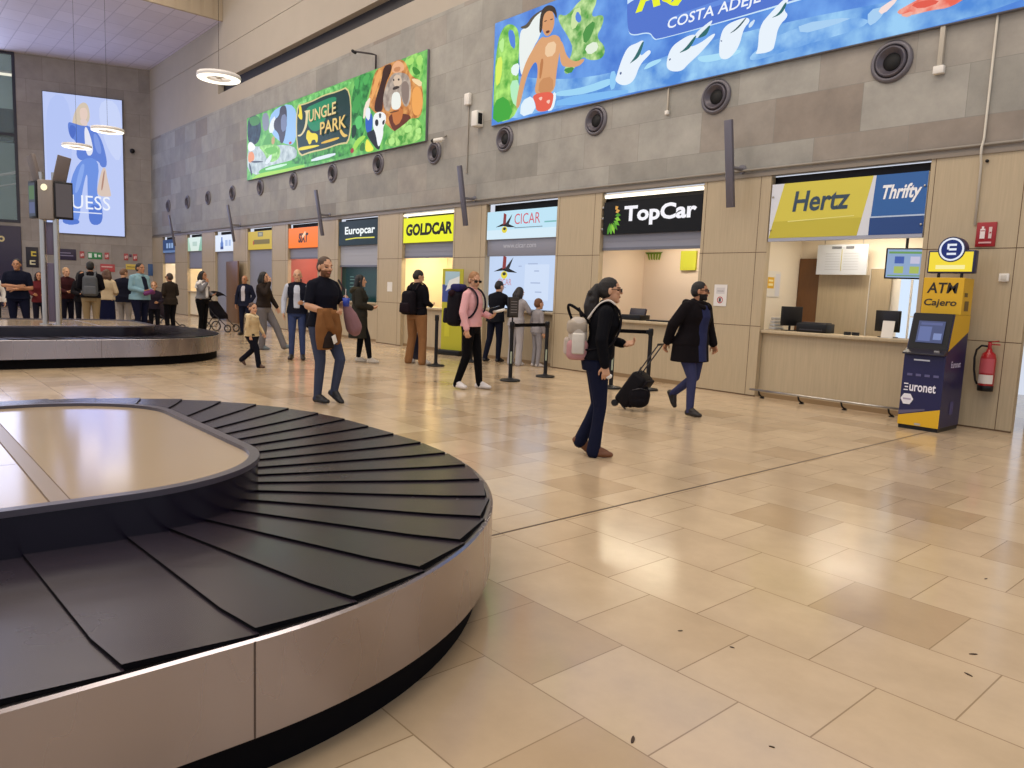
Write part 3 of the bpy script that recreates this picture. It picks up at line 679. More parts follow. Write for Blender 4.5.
# lit fashion poster
e = eframe('light_box_poster', -4.27, 3.41, 'tall lit GUESS poster of a woman in denim on the far wall', 'poster', -0.1)
PW, PH = 3.12, 6.12
m = MB(); m.rbox((PW / 2, 0.05, PH / 2), (PW / 2 + 0.03, 0.048, PH / 2 + 0.03), 0.01, 2); m.build('frame', mat('grey_frame', '#6b6a72', 0.4), e)
a = Art((0, -0.0, 0), w=PW, h=PH); a.rect(0, 0, PW, PH, '#bccaf6')
DENIM = [('#b4c4f4',[(0.09,6.06),(1.21,6.01),(0.9,0.93),(0.26,-0.01),(0.07,2.32)]),
('#c8d4f8',[(2.08,6.03),(3.11,6.07),(3.09,3.1),(2.39,4.02)]),
('#d4c4b0',[(1.23,5.44),(1.51,5.86),(1.77,5.8),(1.84,5.13),(1.61,4.81),(1.26,4.72),(1.09,4.8)]),
('#e4ccc0',[(1.41,5.56),(1.68,5.64),(1.76,5.31),(1.62,5.01),(1.44,5.08)]),
('#5f80d4',[(0.92,4.92),(1.13,4.9),(1.52,4.8),(1.7,4.87),(2.05,4.67),(2.31,4.21),(2.51,3.14),(2.23,3.02),(2.11,3.4),(1.22,3.21),(1.29,4.1),(0.99,4.26)]),
('#4c6cc4',[(1.0,4.84),(1.3,4.73),(1.16,4.18),(0.99,4.31)]),
('#7c98e0',[(1.91,4.56),(2.13,4.48),(2.29,3.62),(2.03,3.69)]),
('#e4e6f4',[(1.57,4.76),(1.72,4.78),(1.94,3.87),(1.84,3.52),(1.62,3.55)]),
('#e0ccc8',[(1.4,5.08),(1.71,5.11),(1.72,4.8),(1.48,4.85)]),
('#6c90e0',[(1.27,3.32),(2.2,3.51),(1.98,1.81),(2.24,1.43),(2.22,0.47),(1.68,0.44),(1.64,1.78),(1.67,2.96),(1.4,1.76),(1.28,0.41),(0.62,0.36),(0.78,1.51)]),
('#88a8ec',[(1.39,3.13),(1.61,3.15),(1.32,1.95),(1.09,1.73)]),
('#5478d0',[(0.63,0.71),(1.29,0.66),(1.28,0.41),(0.62,0.39)]),
('#5478d0',[(1.69,1.38),(2.24,1.33),(2.22,0.47),(1.66,0.43)]),
('#d8c4b8',[(2.28,3.07),(2.41,3.04),(2.45,2.64),(2.61,1.86),(2.57,1.76),(1.98,1.76),(2.13,2.51)]),
('#b08878',[(2.32,2.93),(2.38,2.93),(2.26,2.03),(2.18,2.02)])]
for c, p in DENIM: a.poly(soften(p), lit(c))
a.text('GUESS', 0.45, 1.13, 2.55, 1.75, '#eef2fc', 0.0); a.rect(0.95, 0.95, 2.2, 1.0, '#dfe6fa')
a.build('lit_face', e)
area('poster_glow', EM @ Vector((-2.7, -0.3, 6.4)), 3.0, 60, '#9cb0ff', rot=(radians(-90), 0, math.atan2(d_.y, d_.x)), size_y=6.0)

def plate(s0, s1, z0, z1, label, color, marks=(), name='wall_sign'):
    e = eframe(name, s0, z0, label, 'sign', -0.03)
    m = MB(); m.rbox(((s1 - s0) / 2, 0.012, (z1 - z0) / 2), ((s1 - s0) / 2, 0.012, (z1 - z0) / 2), 0.004, 2); m.build('plate', mat('sign_enamel', color, 0.5), e)
    if marks:
        a = Print((0, -0.001, 0), w=s1 - s0, h=z1 - z0)
        for (x_, y_, x2, y2, c) in marks: a.rect(x_, y_, x2, y2, c)
        a.build('printed_face', e)
    return e
plate(-5.14, -4.66, 1.8, 2.7, 'upright black wall sign with two yellow symbols', '#1c1622', [(0.2, 0.5, 0.4, 0.72, '#d8c24a'), (0.26, 0.56, 0.4, 0.64, '#1c1622'), (0.14, 0.12, 0.36, 0.32, '#e0d8b0'), (0.2, 0.18, 0.36, 0.26, '#1c1622')])
plate(-3.98, -3.17, 2.2, 2.7, 'dark purple wall sign below the lit poster', '#2a1c3c', [(0.1, 0.3, 0.6, 0.34, '#8c84a0'), (0.1, 0.18, 0.7, 0.22, '#8c84a0')])
plate(-2.69, -2.12, 2.31, 2.61, 'green exit sign on the far wall', '#2c8a4c', [(0.02, 0.05, 0.16, 0.25, '#e4f4e8'), (0.26, 0.08, 0.36, 0.24, '#e4f4e8'), (0.42, 0.1, 0.52, 0.2, '#e4f4e8')], 'exit_sign')
for s0, lb in ((-3.02, 'small red fire sign between the purple sign and the green exit sign'), (-2.01, 'small red fire sign on the side of the green exit sign nearer the kiosks'),
               (-1.21, 'small red fire sign, farther from the kiosks of the pair over the yellow notice'), (-0.83, 'small red fire sign nearest the kiosks on the far wall')):
    plate(s0, s0 + 0.18, 2.32, 2.63, lb, '#b04a48', [(0.04, 0.08, 0.08, 0.2, '#f0d8d4'), (0.11, 0.1, 0.15, 0.22, '#f0d8d4')], 'fire_sign')
plate(-0.99, -0.88, 2.48, 2.6, 'tiny dark sign between two red fire signs', '#5c3050')
plate(-1.14, -0.66, 1.9, 2.15, 'yellow notice on the far wall', '#d8bc50', [(0.05, 0.1, 0.4, 0.14, '#8a7430')])
plate(-2.2, -1.6, 1.75, 2.1, 'red board on the far wall behind the travellers', '#b84848', [(0.05, 0.2, 0.5, 0.25, '#e8c0b8')])
plate(-0.2, 0.02, 1.65, 2.2, 'blue notice on the far wall beside the corner', '#2f5688')
e = eframe('wall_camera', -0.75, 7.35, 'small black camera on the far wall beside the lit poster', 'camera', 0)
m = MB(); m.cap((0, 0, 0), (0, -0.12, 0), 0.04); m.ell((0, -0.18, -0.03), (0.11, 0.11, 0.11)); m.build('dome', BLACK, e)

# ceilings
CEIL = brick_mat('ceiling_tiles', '#d0cad8', '#d8d2e0', '#bab4c4', 1.3, 0.75, 0.02, (0, 0), 'XY', 0.6, 0.06, 1.0, offset=0.0)
m = MB(); m.prism([(-29.0, -16), (-29.0, YW), (-38.3, YW), (-48, -16)], 11.05, 11.25); struct('ceiling', m, CEIL)
m = MB(); m.box(-29.05, -28.95, -16, YW, 11.03, 13.2)
for i in range(60): m.box(-28.96, -28.93, -16 + i * 0.44, -15.7 + i * 0.44, 11.03, 13.2)
struct('ceiling_fascia', m, mat('beige_ribbed_fascia', '#b3a48e', 0.7))
m = MB(); m.box(-29, 9, -16, YW + 0.5, 13.2, 13.4); struct('ceiling_high', m, WHITE)
# ------------------------------------------------------------------ billboards over the kiosks
def billboard(x0, w, label, art, base, texts):
    k_ = 1.0076; e = empty('billboard', (x0 * k_, 10.55, 5.077), label, 'billboard', scale=k_); h = 2.1
    m = MB(); m.rbox((w / 2, 0.035, h / 2), (w / 2 + 0.01, 0.0335, h / 2 + 0.015), 0.008, 2); m.build('light_box', mat('grey_frame', '#6b6a72', 0.4), e)
    a = Art((0, 0, 0), w=w, h=h); a.rect(0, 0, w, h, base)
    for c, p in art: a.poly(soften([(u, v + (0.05 if x0 < -20 else 0.07)) for u, v in p], 2 if len(p) > 4 else 1), FILM.get(c) or lit(c))
    texts(a); a.build('lit_face', e); return e
FILM = {'#7cd050': litnoise('#4ea438', '#b4ec78', 4), '#8ac860': litnoise('#4a9a3c', '#c4e49c', 5), '#2c7a3c': litnoise('#1c6030', '#4cb058', 5),
        '#6cc850': litnoise('#48a438', '#a8e478', 5), '#78cc50': litnoise('#4c9c38', '#b8ec84', 5), '#5c98e0': litnoise('#4a88d8', '#98ccf4', 2.2),
        '#d88a3c': litnoise('#a85a24', '#e8a860', 5), '#b4a498': litnoise('#94847a', '#c8b8a8', 5), '#8fd060': litnoise('#6cb448', '#b0e888', 6),
        '#74aee8': litnoise('#5c98e0', '#9cccf4', 3), '#e8806c': litnoise('#e86450', '#f4b8a8', 6), '#1f2f3a': litnoise('#14222c', '#34505a', 5),
        '#2f7f3c': litnoise('#1f6a2c', '#5cb84c', 6), '#58c060': litnoise('#3fa048', '#94e084', 5), '#b9c6c8': litnoise('#a0b0b4', '#d4e0e0', 4)}
JUNGLE = [('#9cc4ee',[(1.91,2.02),(3.94,2.02),(3.96,0.69),(3.02,0.81),(1.91,1.31)]),
('#1f2f3a',[(0.06,2.12),(1.06,2.02),(1.28,1.52),(0.95,1.05),(0.05,1.16)]),
('#4c8a4a',[(0.17,2.06),(1.06,2.0),(1.17,1.71),(0.51,1.71),(0.29,1.83)]),
('#8a8fa0',[(1.28,2.01),(1.81,1.99),(1.91,1.44),(1.39,1.42)]),
('#e8eef2',[(1.96,1.68),(2.42,1.82),(2.27,1.27),(1.81,1.33)]),
('#4a4a58',[(2.27,1.68),(2.67,1.74),(2.71,2.02),(3.2,2.02),(3.25,1.46),(3.01,0.85),(2.72,0.88),(2.62,1.22),(2.22,1.4)]),
('#7c86a6',[(2.77,1.73),(3.2,1.74),(3.25,1.26),(2.82,1.19)]),
('#5aa84e',[(1.39,1.09),(1.91,1.4),(2.12,0.91),(1.49,0.95)]),
('#c8a070',[(2.07,1.13),(2.32,1.18),(2.32,0.91),(2.07,0.92)]),
('#b9c6c8',[(0.05,1.16),(0.95,0.97),(3.96,0.73),(3.96,0.14),(0.05,-0.03)]),
('#8fd060',[(0.9,1.02),(2.32,0.91),(2.82,0.71),(2.63,0.36),(1.81,0.36),(1.49,0.73)]),
('#6fbf4a',[(1.39,0.87),(2.52,0.82),(2.57,0.61),(1.81,0.62)]),
('#f2f4f4',[(0.11,1.2),(0.4,1.23),(0.84,0.98),(0.51,0.89),(0.11,0.93)]),
('#ec9a66',[(0.15,0.89),(0.57,0.88),(0.73,0.6),(0.34,0.51),(0.11,0.58)]),
('#48525e',[(0.34,0.58),(1.28,0.48),(1.49,0.42),(0.51,0.49)]),
('#48525e',[(0.17,0.51),(0.3,0.5),(0.51,0.1),(0.39,0.07)]),
('#dfe8ec',[(1.49,0.4),(2.12,0.66),(2.07,0.42),(1.71,0.31)]),
('#c0403c',[(3.4,0.84),(3.59,0.84),(3.59,0.76),(3.4,0.76)]),
('#5cb848',[(1.17,0.26),(3.69,0.25),(4.5,0.32),(4.51,-0.07),(0.95,0.02)]),
('#a8dc4a',[(0.51,-0.03),(1.06,0.1),(3.02,0.04),(4.5,0.05),(4.51,-0.07),(0.28,-0.07)]),
('#c9efcf',[(1.6,0.22),(3.26,0.21),(3.26,0.13),(1.6,0.12)]),
('#58c060',[(3.94,1.9),(5.27,2.03),(7.35,2.01),(7.35,1.86),(4.02,1.85)]),
('#2f7f3c',[(3.63,0.35),(7.4,0.39),(7.41,-0.02),(3.63,0.07)]),
('#dfeaf0',[(4.96,0.16),(6.47,0.18),(6.48,0.08),(4.96,0.06)]),
('#d8c88a',[(3.87,1.89),(4.42,1.84),(5.04,1.84),(5.78,1.89),(6.49,1.85),(7.34,1.88),(7.39,0.31),(6.73,0.37),(5.82,0.32),(4.92,0.34),(3.96,0.28)]),
('#173a34',[(3.96,1.83),(4.42,1.8),(5.04,1.8),(5.78,1.85),(6.49,1.81),(7.29,1.84),(7.32,0.37),(6.73,0.41),(5.82,0.36),(4.92,0.39),(4.02,0.33)]),
('#1f8a5c',[(4.5,1.68),(5.27,1.72),(6.49,1.75),(6.5,1.53),(6.01,1.41),(5.8,1.11),(5.44,0.9),(4.98,0.96),(4.67,1.21)]),
('#f2dc28',[(4.09,1.84),(4.25,1.84),(4.33,1.6),(4.37,1.4),(4.23,1.39),(4.01,1.56),(4.15,1.59)]),
('#f2dc28',[(4.08,0.57),(4.44,0.58),(5.48,0.51),(5.48,0.46),(4.16,0.47)]),
('#f2dc28',[(4.67,1.0),(4.79,1.03),(4.94,0.9),(5.25,0.87),(5.4,0.77),(5.37,0.59),(5.26,0.59),(5.22,0.69),(4.99,0.7),(4.95,0.59),(4.8,0.59),(4.72,0.72),(4.6,0.8)]),
('#e8b830',[(5.61,0.57),(6.69,0.59),(6.69,0.51),(5.61,0.5)]),
('#e4d4a0',[(4.43,1.62),(4.89,1.6),(4.86,1.55),(4.74,1.55),(4.71,1.2),(4.55,1.02),(4.28,0.9),(4.07,0.92),(4.03,0.97),(4.28,0.96),(4.47,1.1),(4.57,1.29),(4.6,1.56)]),
('#e8c060',[(6.79,0.8),(6.96,0.63),(7.18,0.57),(7.16,0.53),(6.93,0.52),(6.69,0.73)]),
('#2c7a3c',[(7.35,2.04),(8.63,2.04),(8.28,1.52),(8.0,0.94),(8.17,0.47),(7.4,0.26)]),
('#4fae58',[(7.43,1.97),(7.82,1.99),(7.68,1.62)]),
('#4fae58',[(7.89,1.96),(8.41,2.01),(8.13,1.66)]),
('#43a04e',[(7.45,1.47),(7.91,1.59),(7.77,1.05),(7.46,1.13)]),
('#0f3a26',[(7.39,0.8),(7.7,0.76),(7.63,0.46),(7.4,0.42)]),
('#5cc46a',[(7.54,0.93),(7.92,1.02),(8.01,0.71),(7.71,0.6)]),
('#6cc850',[(9.86,2.04),(10.8,2.05),(10.83,1.35),(10.33,1.51)]),
('#a8e070',[(10.05,1.97),(10.37,2.01),(10.44,1.86),(10.19,1.81)]),
('#a8e070',[(10.5,1.95),(10.77,1.99),(10.78,1.73),(10.57,1.74)]),
('#3a8a34',[(10.32,1.78),(10.57,1.7),(10.76,1.53),(10.45,1.54)]),
('#d88a3c',[(8.59,2.01),(9.02,2.04),(9.66,2.08),(10.05,1.97),(10.29,1.55),(10.83,1.35),(10.87,0.52),(10.37,0.52),(9.73,0.26),(9.25,0.54),(8.59,0.96),(8.22,1.24),(8.39,1.5)]),
('#f4d8a8',[(10.33,1.51),(10.8,1.36),(10.77,1.2),(10.4,1.4)]),
('#f4e4d0',[(8.07,1.23),(8.43,1.42),(8.3,1.08),(8.01,0.79)]),
('#f0a858',[(10.4,1.3),(10.82,1.19),(10.83,0.59),(10.49,0.57),(10.36,0.86)]),
('#eca860',[(8.67,1.96),(8.98,1.99),(8.82,1.68),(8.51,1.3),(8.33,1.18)]),
('#3c2018',[(9.02,2.04),(9.43,2.03),(9.4,1.82),(9.14,1.59),(9.02,1.15),(9.02,0.9),(8.56,0.97),(8.69,1.34),(8.93,1.66)]),
('#6a3420',[(9.24,0.83),(10.3,0.67),(10.37,0.49),(9.8,0.22),(9.46,0.44)]),
('#c8783c',[(9.44,0.9),(10.04,0.85),(9.92,0.52),(9.59,0.46)]),
('#b4a498',[(9.41,1.75),(9.67,1.77),(10.13,1.65),(10.3,1.45),(10.34,1.17),(10.26,0.88),(10.04,0.85),(9.82,1.26),(9.49,1.32),(9.41,0.84),(9.13,0.92),(9.01,1.18),(9.14,1.52)]),
('#8c7a70',[(9.91,1.52),(10.24,1.43),(10.26,0.98),(10.07,0.88),(9.89,1.18)]),
('#d8c0a8',[(9.51,1.71),(9.81,1.69),(9.95,1.48),(9.82,1.4),(9.52,1.45)]),
('#e8ae84',[(9.43,1.96),(9.69,2.06),(9.99,1.91),(10.03,1.74),(9.67,1.74),(9.44,1.8)]),
('#c8885c',[(9.53,1.9),(9.86,1.87),(9.8,1.75),(9.54,1.8)]),
('#3a302c',[(9.49,1.63),(9.56,1.63),(9.57,1.57),(9.51,1.58)]),
('#3a302c',[(9.72,1.6),(9.81,1.59),(9.81,1.54),(9.73,1.55)]),
('#3a302c',[(9.49,1.42),(9.69,1.44),(9.85,1.37),(9.68,1.35),(9.5,1.36)]),
('#eef0e8',[(9.49,1.3),(9.79,1.28),(9.91,1.07),(9.87,0.84),(9.47,0.88),(9.44,1.11)]),
('#5a3a24',[(9.37,0.84),(9.81,0.83),(9.81,0.8),(9.39,0.81)]),
('#78cc50',[(9.26,0.25),(10.05,0.43),(10.43,0.58),(10.87,0.38),(10.89,-0.09),(9.13,-0.02)]),
('#b4e884',[(9.33,0.17),(9.6,0.21),(9.68,0.03),(9.4,0.02)]),
('#b4e884',[(10.06,0.36),(10.38,0.42),(10.45,0.24),(10.13,0.21)]),
('#4a9a3a',[(9.74,0.19),(10.06,0.19),(9.94,0.03)]),
('#b4e884',[(10.51,0.23),(10.82,0.29),(10.82,0.09)]),
('#2f62c0',[(8.15,0.92),(8.41,0.99),(8.56,0.86),(8.54,0.46),(8.21,0.46)]),
('#e8eef2',[(8.22,1.16),(8.45,1.06),(8.38,0.74),(8.15,0.92)]),
('#20242c',[(8.46,0.5),(8.83,0.53),(8.99,-0.0),(8.81,-0.05),(8.17,0.47)]),
('#f2f4f4',[(8.56,0.89),(8.88,0.94),(9.2,0.83),(9.22,0.65),(9.07,0.49),(9.11,0.34),(8.95,0.06),(8.83,0.05),(8.72,0.4),(8.57,0.56)]),
('#20242c',[(8.67,0.75),(8.82,0.75),(8.86,0.63),(8.79,0.56),(8.68,0.62)]),
('#20242c',[(9.03,0.66),(9.17,0.7),(9.14,0.57),(9.05,0.57)]),
('#50545c',[(8.85,0.89),(8.99,0.87),(8.97,0.76),(8.89,0.76)]),
('#a4dc50',[(7.48,0.17),(7.71,0.38),(8.09,0.44),(8.25,0.38),(7.87,0.24),(7.64,0.08)]),
('#f0ec50',[(8.25,0.36),(8.48,0.17),(8.69,-0.02),(8.3,-0.04),(8.17,0.06)]),
('#3c7a30',[(7.95,0.23),(8.16,0.25),(8.18,0.02),(7.88,0.05)]),
('#a83030',[(7.39,0.15),(7.56,0.18),(7.6,0.05),(7.42,0.03)])]
AQUA = [('#5c98e0',[(0.04,1.02),(1.94,0.5),(3.77,0.35),(5.73,0.54),(9.84,0.28),(9.88,-0.13),(1.97,-0.01),(0.11,-0.04)]),
('#9cd4f4',[(1.95,0.31),(2.68,0.25),(3.43,0.32),(3.44,0.17),(2.69,0.12),(1.95,0.21)]),
('#7ab8f0',[(2.0,0.17),(3.8,0.05),(3.8,-0.06),(1.97,-0.01)]),
('#8cc8f4',[(3.35,0.41),(3.49,0.41),(3.51,0.11),(3.37,0.08)]),
('#a8dcf6',[(4.13,0.32),(4.25,0.41),(4.53,0.41),(4.47,0.35),(4.16,0.29)]),
('#a8dcf6',[(5.19,0.3),(5.58,0.26),(6.05,0.25),(6.04,0.17),(5.37,0.15)]),
('#74aee8',[(6.21,0.14),(6.88,0.38),(7.97,0.27),(7.99,0.12),(7.07,0.08),(6.22,0.0)]),
('#a4ccf0',[(6.96,0.4),(7.83,0.3),(7.46,0.25),(7.02,0.24)]),
('#a4ccf0',[(7.97,0.34),(8.25,0.33),(8.12,0.16),(7.99,0.12)]),
('#7cd050',[(0.04,1.02),(0.12,1.69),(0.32,1.92),(0.59,1.89),(0.82,1.67),(0.81,0.91),(0.92,-0.02),(0.05,-0.05)]),
('#3fa83c',[(0.05,0.42),(0.46,0.49),(0.76,0.0),(0.05,-0.05)]),
('#b8ec90',[(0.12,1.59),(0.34,1.71),(0.31,1.31)]),
('#b4ecc0',[(0.56,0.75),(0.88,0.73),(0.86,0.16),(0.64,0.33)]),
('#e4f4f0',[(0.59,1.05),(0.86,1.07),(0.82,0.8),(0.6,0.88)]),
('#d8f060',[(0.09,1.29),(0.31,1.31),(0.28,0.8),(0.09,0.7)]),
('#4c80dc',[(0.44,1.82),(0.66,1.72),(0.71,1.33),(0.51,1.5)]),
('#8ac860',[(1.94,1.76),(2.18,1.64),(2.56,1.91),(3.0,1.8),(2.77,1.47),(3.14,1.47),(3.12,1.27),(2.96,1.1),(3.23,0.86),(3.16,0.67),(2.82,0.71),(2.64,0.84),(2.35,0.55),(2.11,0.63),(2.41,0.97),(2.25,1.25),(1.95,1.6)]),
('#c8e0a0',[(2.31,1.73),(2.58,1.73),(2.47,1.39),(2.29,1.37)]),
('#3f8f3c',[(2.61,1.3),(2.94,1.43),(2.87,1.15),(2.67,1.01)]),
('#e0ecd8',[(2.67,0.98),(2.97,1.04),(3.06,0.87),(2.81,0.8)]),
('#4c80dc',[(2.45,1.7),(2.59,1.51),(2.51,1.44),(2.39,1.56)]),
('#3c8a38',[(2.11,0.69),(2.47,0.68),(2.35,0.55)]),
('#e8eeec',[(0.79,1.68),(1.02,1.72),(1.21,1.91),(1.51,1.93),(1.49,1.49),(1.21,1.23),(1.08,0.86),(0.88,0.76)]),
('#50483c',[(0.84,1.77),(1.02,1.76),(1.19,1.9),(1.5,1.95),(1.48,1.92),(1.24,1.85),(1.08,1.68),(0.87,1.72)]),
('#e0f0fa',[(0.96,0.28),(1.31,0.35),(1.43,0.0),(0.93,-0.04)]),
('#e8f4fa',[(1.9,0.32),(2.0,0.24),(1.92,-0.04),(1.73,-0.04)]),
('#d8a070',[(1.49,1.44),(1.64,1.37),(1.87,1.4),(2.07,1.26),(2.02,0.99),(1.97,0.69),(1.93,0.25),(1.31,0.32),(1.44,0.72),(1.37,1.03),(1.15,0.84),(1.02,0.53),(0.91,0.15),(0.78,0.17),(0.88,0.63),(1.02,1.0),(1.25,1.25)]),
('#ecc8a0',[(1.62,1.27),(1.93,1.26),(1.9,0.99),(1.61,1.01)]),
('#c88c5c',[(1.49,0.62),(1.88,0.61),(1.9,0.29),(1.46,0.33)]),
('#b87848',[(1.49,1.0),(1.59,1.0),(1.54,0.64),(1.47,0.62)]),
('#d8a070',[(2.0,1.25),(2.1,1.2),(2.23,0.89),(2.47,0.75),(2.69,0.78),(2.71,0.73),(2.56,0.65),(2.29,0.69),(2.06,0.77)]),
('#d49868',[(1.46,1.88),(1.65,1.91),(1.82,1.81),(1.86,1.56),(1.73,1.39),(1.59,1.42),(1.47,1.62)]),
('#2c2018',[(1.41,1.5),(1.43,1.92),(1.6,2.0),(1.82,1.93),(1.91,1.77),(1.9,1.65),(1.82,1.81),(1.65,1.89),(1.51,1.82),(1.51,1.52)]),
('#5a2018',[(1.61,1.51),(1.73,1.5),(1.71,1.45),(1.62,1.46)]),
('#3a2418',[(1.55,1.71),(1.63,1.71),(1.63,1.69),(1.56,1.69)]),
('#3a2418',[(1.72,1.7),(1.8,1.7),(1.8,1.68),(1.73,1.68)]),
('#e4604c',[(1.29,0.32),(1.46,0.36),(1.92,0.31),(1.91,0.12),(1.83,-0.04),(1.44,-0.01),(1.4,0.17)]),
('#f6c8b8',[(1.47,0.26),(1.61,0.27),(1.57,0.18)]),
('#f6c8b8',[(1.7,0.16),(1.84,0.18),(1.8,0.08)]),
('#c8e4fa',[(3.61,1.73),(3.68,1.71),(3.73,1.06),(3.82,0.91),(4.23,0.89),(4.32,0.76),(4.41,0.72),(6.32,0.71),(7.61,0.72),(7.61,0.75)]),
('#4870cc',[(3.67,1.72),(3.72,1.09),(3.82,0.93),(4.23,0.91),(4.33,0.78),(4.42,0.73),(6.32,0.73),(7.61,0.76)]),
('#5c88dc',[(4.6,1.03),(5.46,1.07),(6.23,1.08),(6.24,1.0),(5.41,0.99),(4.61,0.96)]),
('#e6f0fa',[(3.53,0.3),(3.64,0.58),(3.77,0.76),(3.96,0.77),(4.09,0.8),(4.13,0.75),(4.05,0.65),(4.06,0.52),(4.23,0.61),(4.29,0.57),(4.27,0.52),(4.06,0.4),(3.95,0.13),(3.72,0.09),(3.5,0.21)]),
('#1c6468',[(4.08,0.77),(4.13,0.77),(4.08,0.63),(4.03,0.52),(3.85,0.46),(3.82,0.45),(3.95,0.56)]),
('#50608c',[(3.6,0.34),(3.64,0.36),(3.66,0.32),(3.62,0.3)]),
('#e6f0fa',[(4.62,0.27),(4.7,0.54),(4.93,0.63),(5.1,0.66),(5.22,0.63),(5.06,0.46),(5.29,0.48),(5.55,0.59),(5.58,0.54),(5.3,0.32),(5.08,0.2),(4.97,0.11),(4.73,0.15)]),
('#e0ecf8',[(5.16,0.65),(5.48,0.8),(5.51,0.77),(5.36,0.6),(5.2,0.57)]),
('#1c6468',[(4.86,0.41),(5.0,0.46),(5.19,0.63),(5.22,0.61),(5.12,0.47),(5.06,0.43)]),
('#1c6468',[(5.22,0.57),(5.33,0.65),(5.49,0.75),(5.42,0.59),(5.34,0.57)]),
('#50608c',[(4.69,0.36),(4.72,0.37),(4.73,0.34),(4.69,0.33)]),
('#e6f0fa',[(5.66,0.24),(5.67,0.53),(5.76,0.66),(6.02,0.69),(6.14,0.68),(6.19,0.61),(6.08,0.53),(6.03,0.28),(5.88,0.13),(5.73,0.14)]),
('#285058',[(5.81,0.5),(5.95,0.56),(6.11,0.69),(6.12,0.67),(5.98,0.54)]),
('#50608c',[(5.67,0.44),(5.71,0.44),(5.71,0.41)]),
('#e6f0fa',[(6.36,0.15),(6.35,0.5),(6.52,0.65),(6.76,0.82),(6.81,0.77),(6.73,0.64),(6.83,0.54),(6.67,0.43),(6.64,0.21),(6.61,0.08),(6.3,0.1)]),
('#1c6468',[(6.52,0.57),(6.65,0.6),(6.76,0.76),(6.78,0.7),(6.7,0.58)]),
('#d0e4f6',[(6.17,0.58),(6.28,0.63),(6.24,0.53),(6.17,0.51)]),
('#e8806c',[(8.33,0.21),(8.52,0.27),(8.83,0.38),(9.32,0.25),(9.04,0.1),(8.79,0.13),(8.54,0.12)]),
('#f0a898',[(8.4,0.16),(8.59,0.18),(8.54,0.1)]),
('#f4dcd8',[(8.11,0.3),(8.31,0.39),(8.38,0.37),(8.19,0.21)]),
('#e05848',[(8.52,0.27),(8.78,0.27),(8.91,0.2),(8.66,0.17)])]
def jt(a):
    ov = 0.05
    a.text('UNGLE', 4.86, 1.21 + ov, 6.55, 1.55 + ov, '#5a3c14', 0.03); a.text('UNGLE', 4.84, 1.23 + ov, 6.53, 1.57 + ov, '#e8d08c', 0.015)
    a.text('PARK', 5.60, 0.75 + ov, 7.16, 1.10 + ov, '#5a3c14', 0.03); a.text('PARK', 5.58, 0.77 + ov, 7.14, 1.12 + ov, '#ecc870', 0.015)
billboard(-26.32, 10.95, 'green lit JUNGLE PARK billboard with an orange ape', JUNGLE, litnoise('#3f9a48', '#8cd470', 3), jt)
def at_(a):
    ov = 0.07
    a.text('COSTA ADEJE', 4.62, 0.80 + ov, 6.36, 1.02 + ov, '#eef4fc', 0.012, 0.1)
    a.text('AQ', 3.90, 1.18 + ov, 4.95, 1.85 + ov, '#e8f020', 0.06, 0.12)
    a.ell(4.68, 1.2 + ov, 0.0, 0.0, '#e8f020')
billboard(-12.86, 10.9, 'blue lit water park billboard with dolphins and a boy in red shorts', AQUA, litnoise('#3c74d0', '#6ca4ec', 1.6), at_)

# ------------------------------------------------------------------ wall fittings
def nozzle():
    e = empty('air_nozzle', (0, 0, 0), '', 'air vent', 0)
    R_ = Matrix.Rotation(radians(90), 4, 'X')    # local z points out of the wall (-Y)
    m = MB(); m.lathe([(0.275, 0.0), (0.275, 0.02), (0.25, 0.045), (0.225, 0.05), (0.215, 0.035), (0.21, 0.0)], M=R_); m.build('flange', mat('nozzle_grey', '#6a666c', 0.4, 0.2), e)
    m = MB(); m.lathe([(0.21, 0.0), (0.20, 0.05), (0.185, 0.07), (0.17, 0.06), (0.14, 0.02), (0.115, 0.0)], M=R_); m.build('swivel_ring', mat('nozzle_dark', '#544f57', 0.35, 0.2), e)
    m = MB(); m.lathe([(0.115, 0.0), (0.11, 0.012), (0.0, 0.012)], M=R_); m.build('duct_opening', mat('duct_black', '#0a090b', 0.7), e)
    return e
noz = None
NX = [-35.62, -33.05, -30.6, -28.05, -25.5, -22.9, -20.3, -17.75, -15.17, -12.57, -9.93, -7.31, -4.57]
NL = ['in the corner nearest the lit woman poster, first of the row', 'second of the row from the far corner', 'third of the row from the far corner', 'fourth of the row from the far corner',
      'below the far end of the green billboard', 'below the pale photo end of the green billboard', 'below the shield of the green billboard', 'below the bird on the green billboard',
      'between the two billboards, nearer the ape', 'below the far end of the blue billboard', 'below the boy on the blue billboard', 'below the dolphins on the blue billboard', 'largest in view, above the yellow and blue sign']
for i, (x, l) in enumerate(zip(NX, NL)):
    if noz is None: noz = nozzle(); o = noz
    else: o = copy_tree(noz)
    o.location = (x, YW, 4.76); tag(o, 'round dark air nozzle ' + l, 'air vent', 'air nozzles along the stone wall')
def fin():
    e = empty('wall_uplight', (0, 0, 0), '', 'wall lamp')
    T = Matrix.Rotation(radians(-0.0), 4, 'Z'); m = MB()
    A, B_ = Vector((0, -0.22, 2.95)), Vector((0, -0.45, 4.24)); q = (B_ - A).to_track_quat('Z', 'Y').to_matrix().to_4x4(); L = (B_ - A).length
    m.rbox((0, 0, L / 2), (0.065, 0.03, L / 2), 0.006, 2, M=Matrix.Translation(A) @ q); m.build('blade', mat('blade_grey', '#6b6872', 0.4, 0.4), e)
    m = MB(); m.cap((0, -0.3, 3.55), (0.02, 0.0, 3.56), 0.03); m.cyl((0.02, -0.02, 3.56), (0.02, 0.0, 3.56), 0.07); m.build('bracket', mat('bracket_grey', '#7d7a80', 0.4, 0.3), e)
    return e
f0 = None
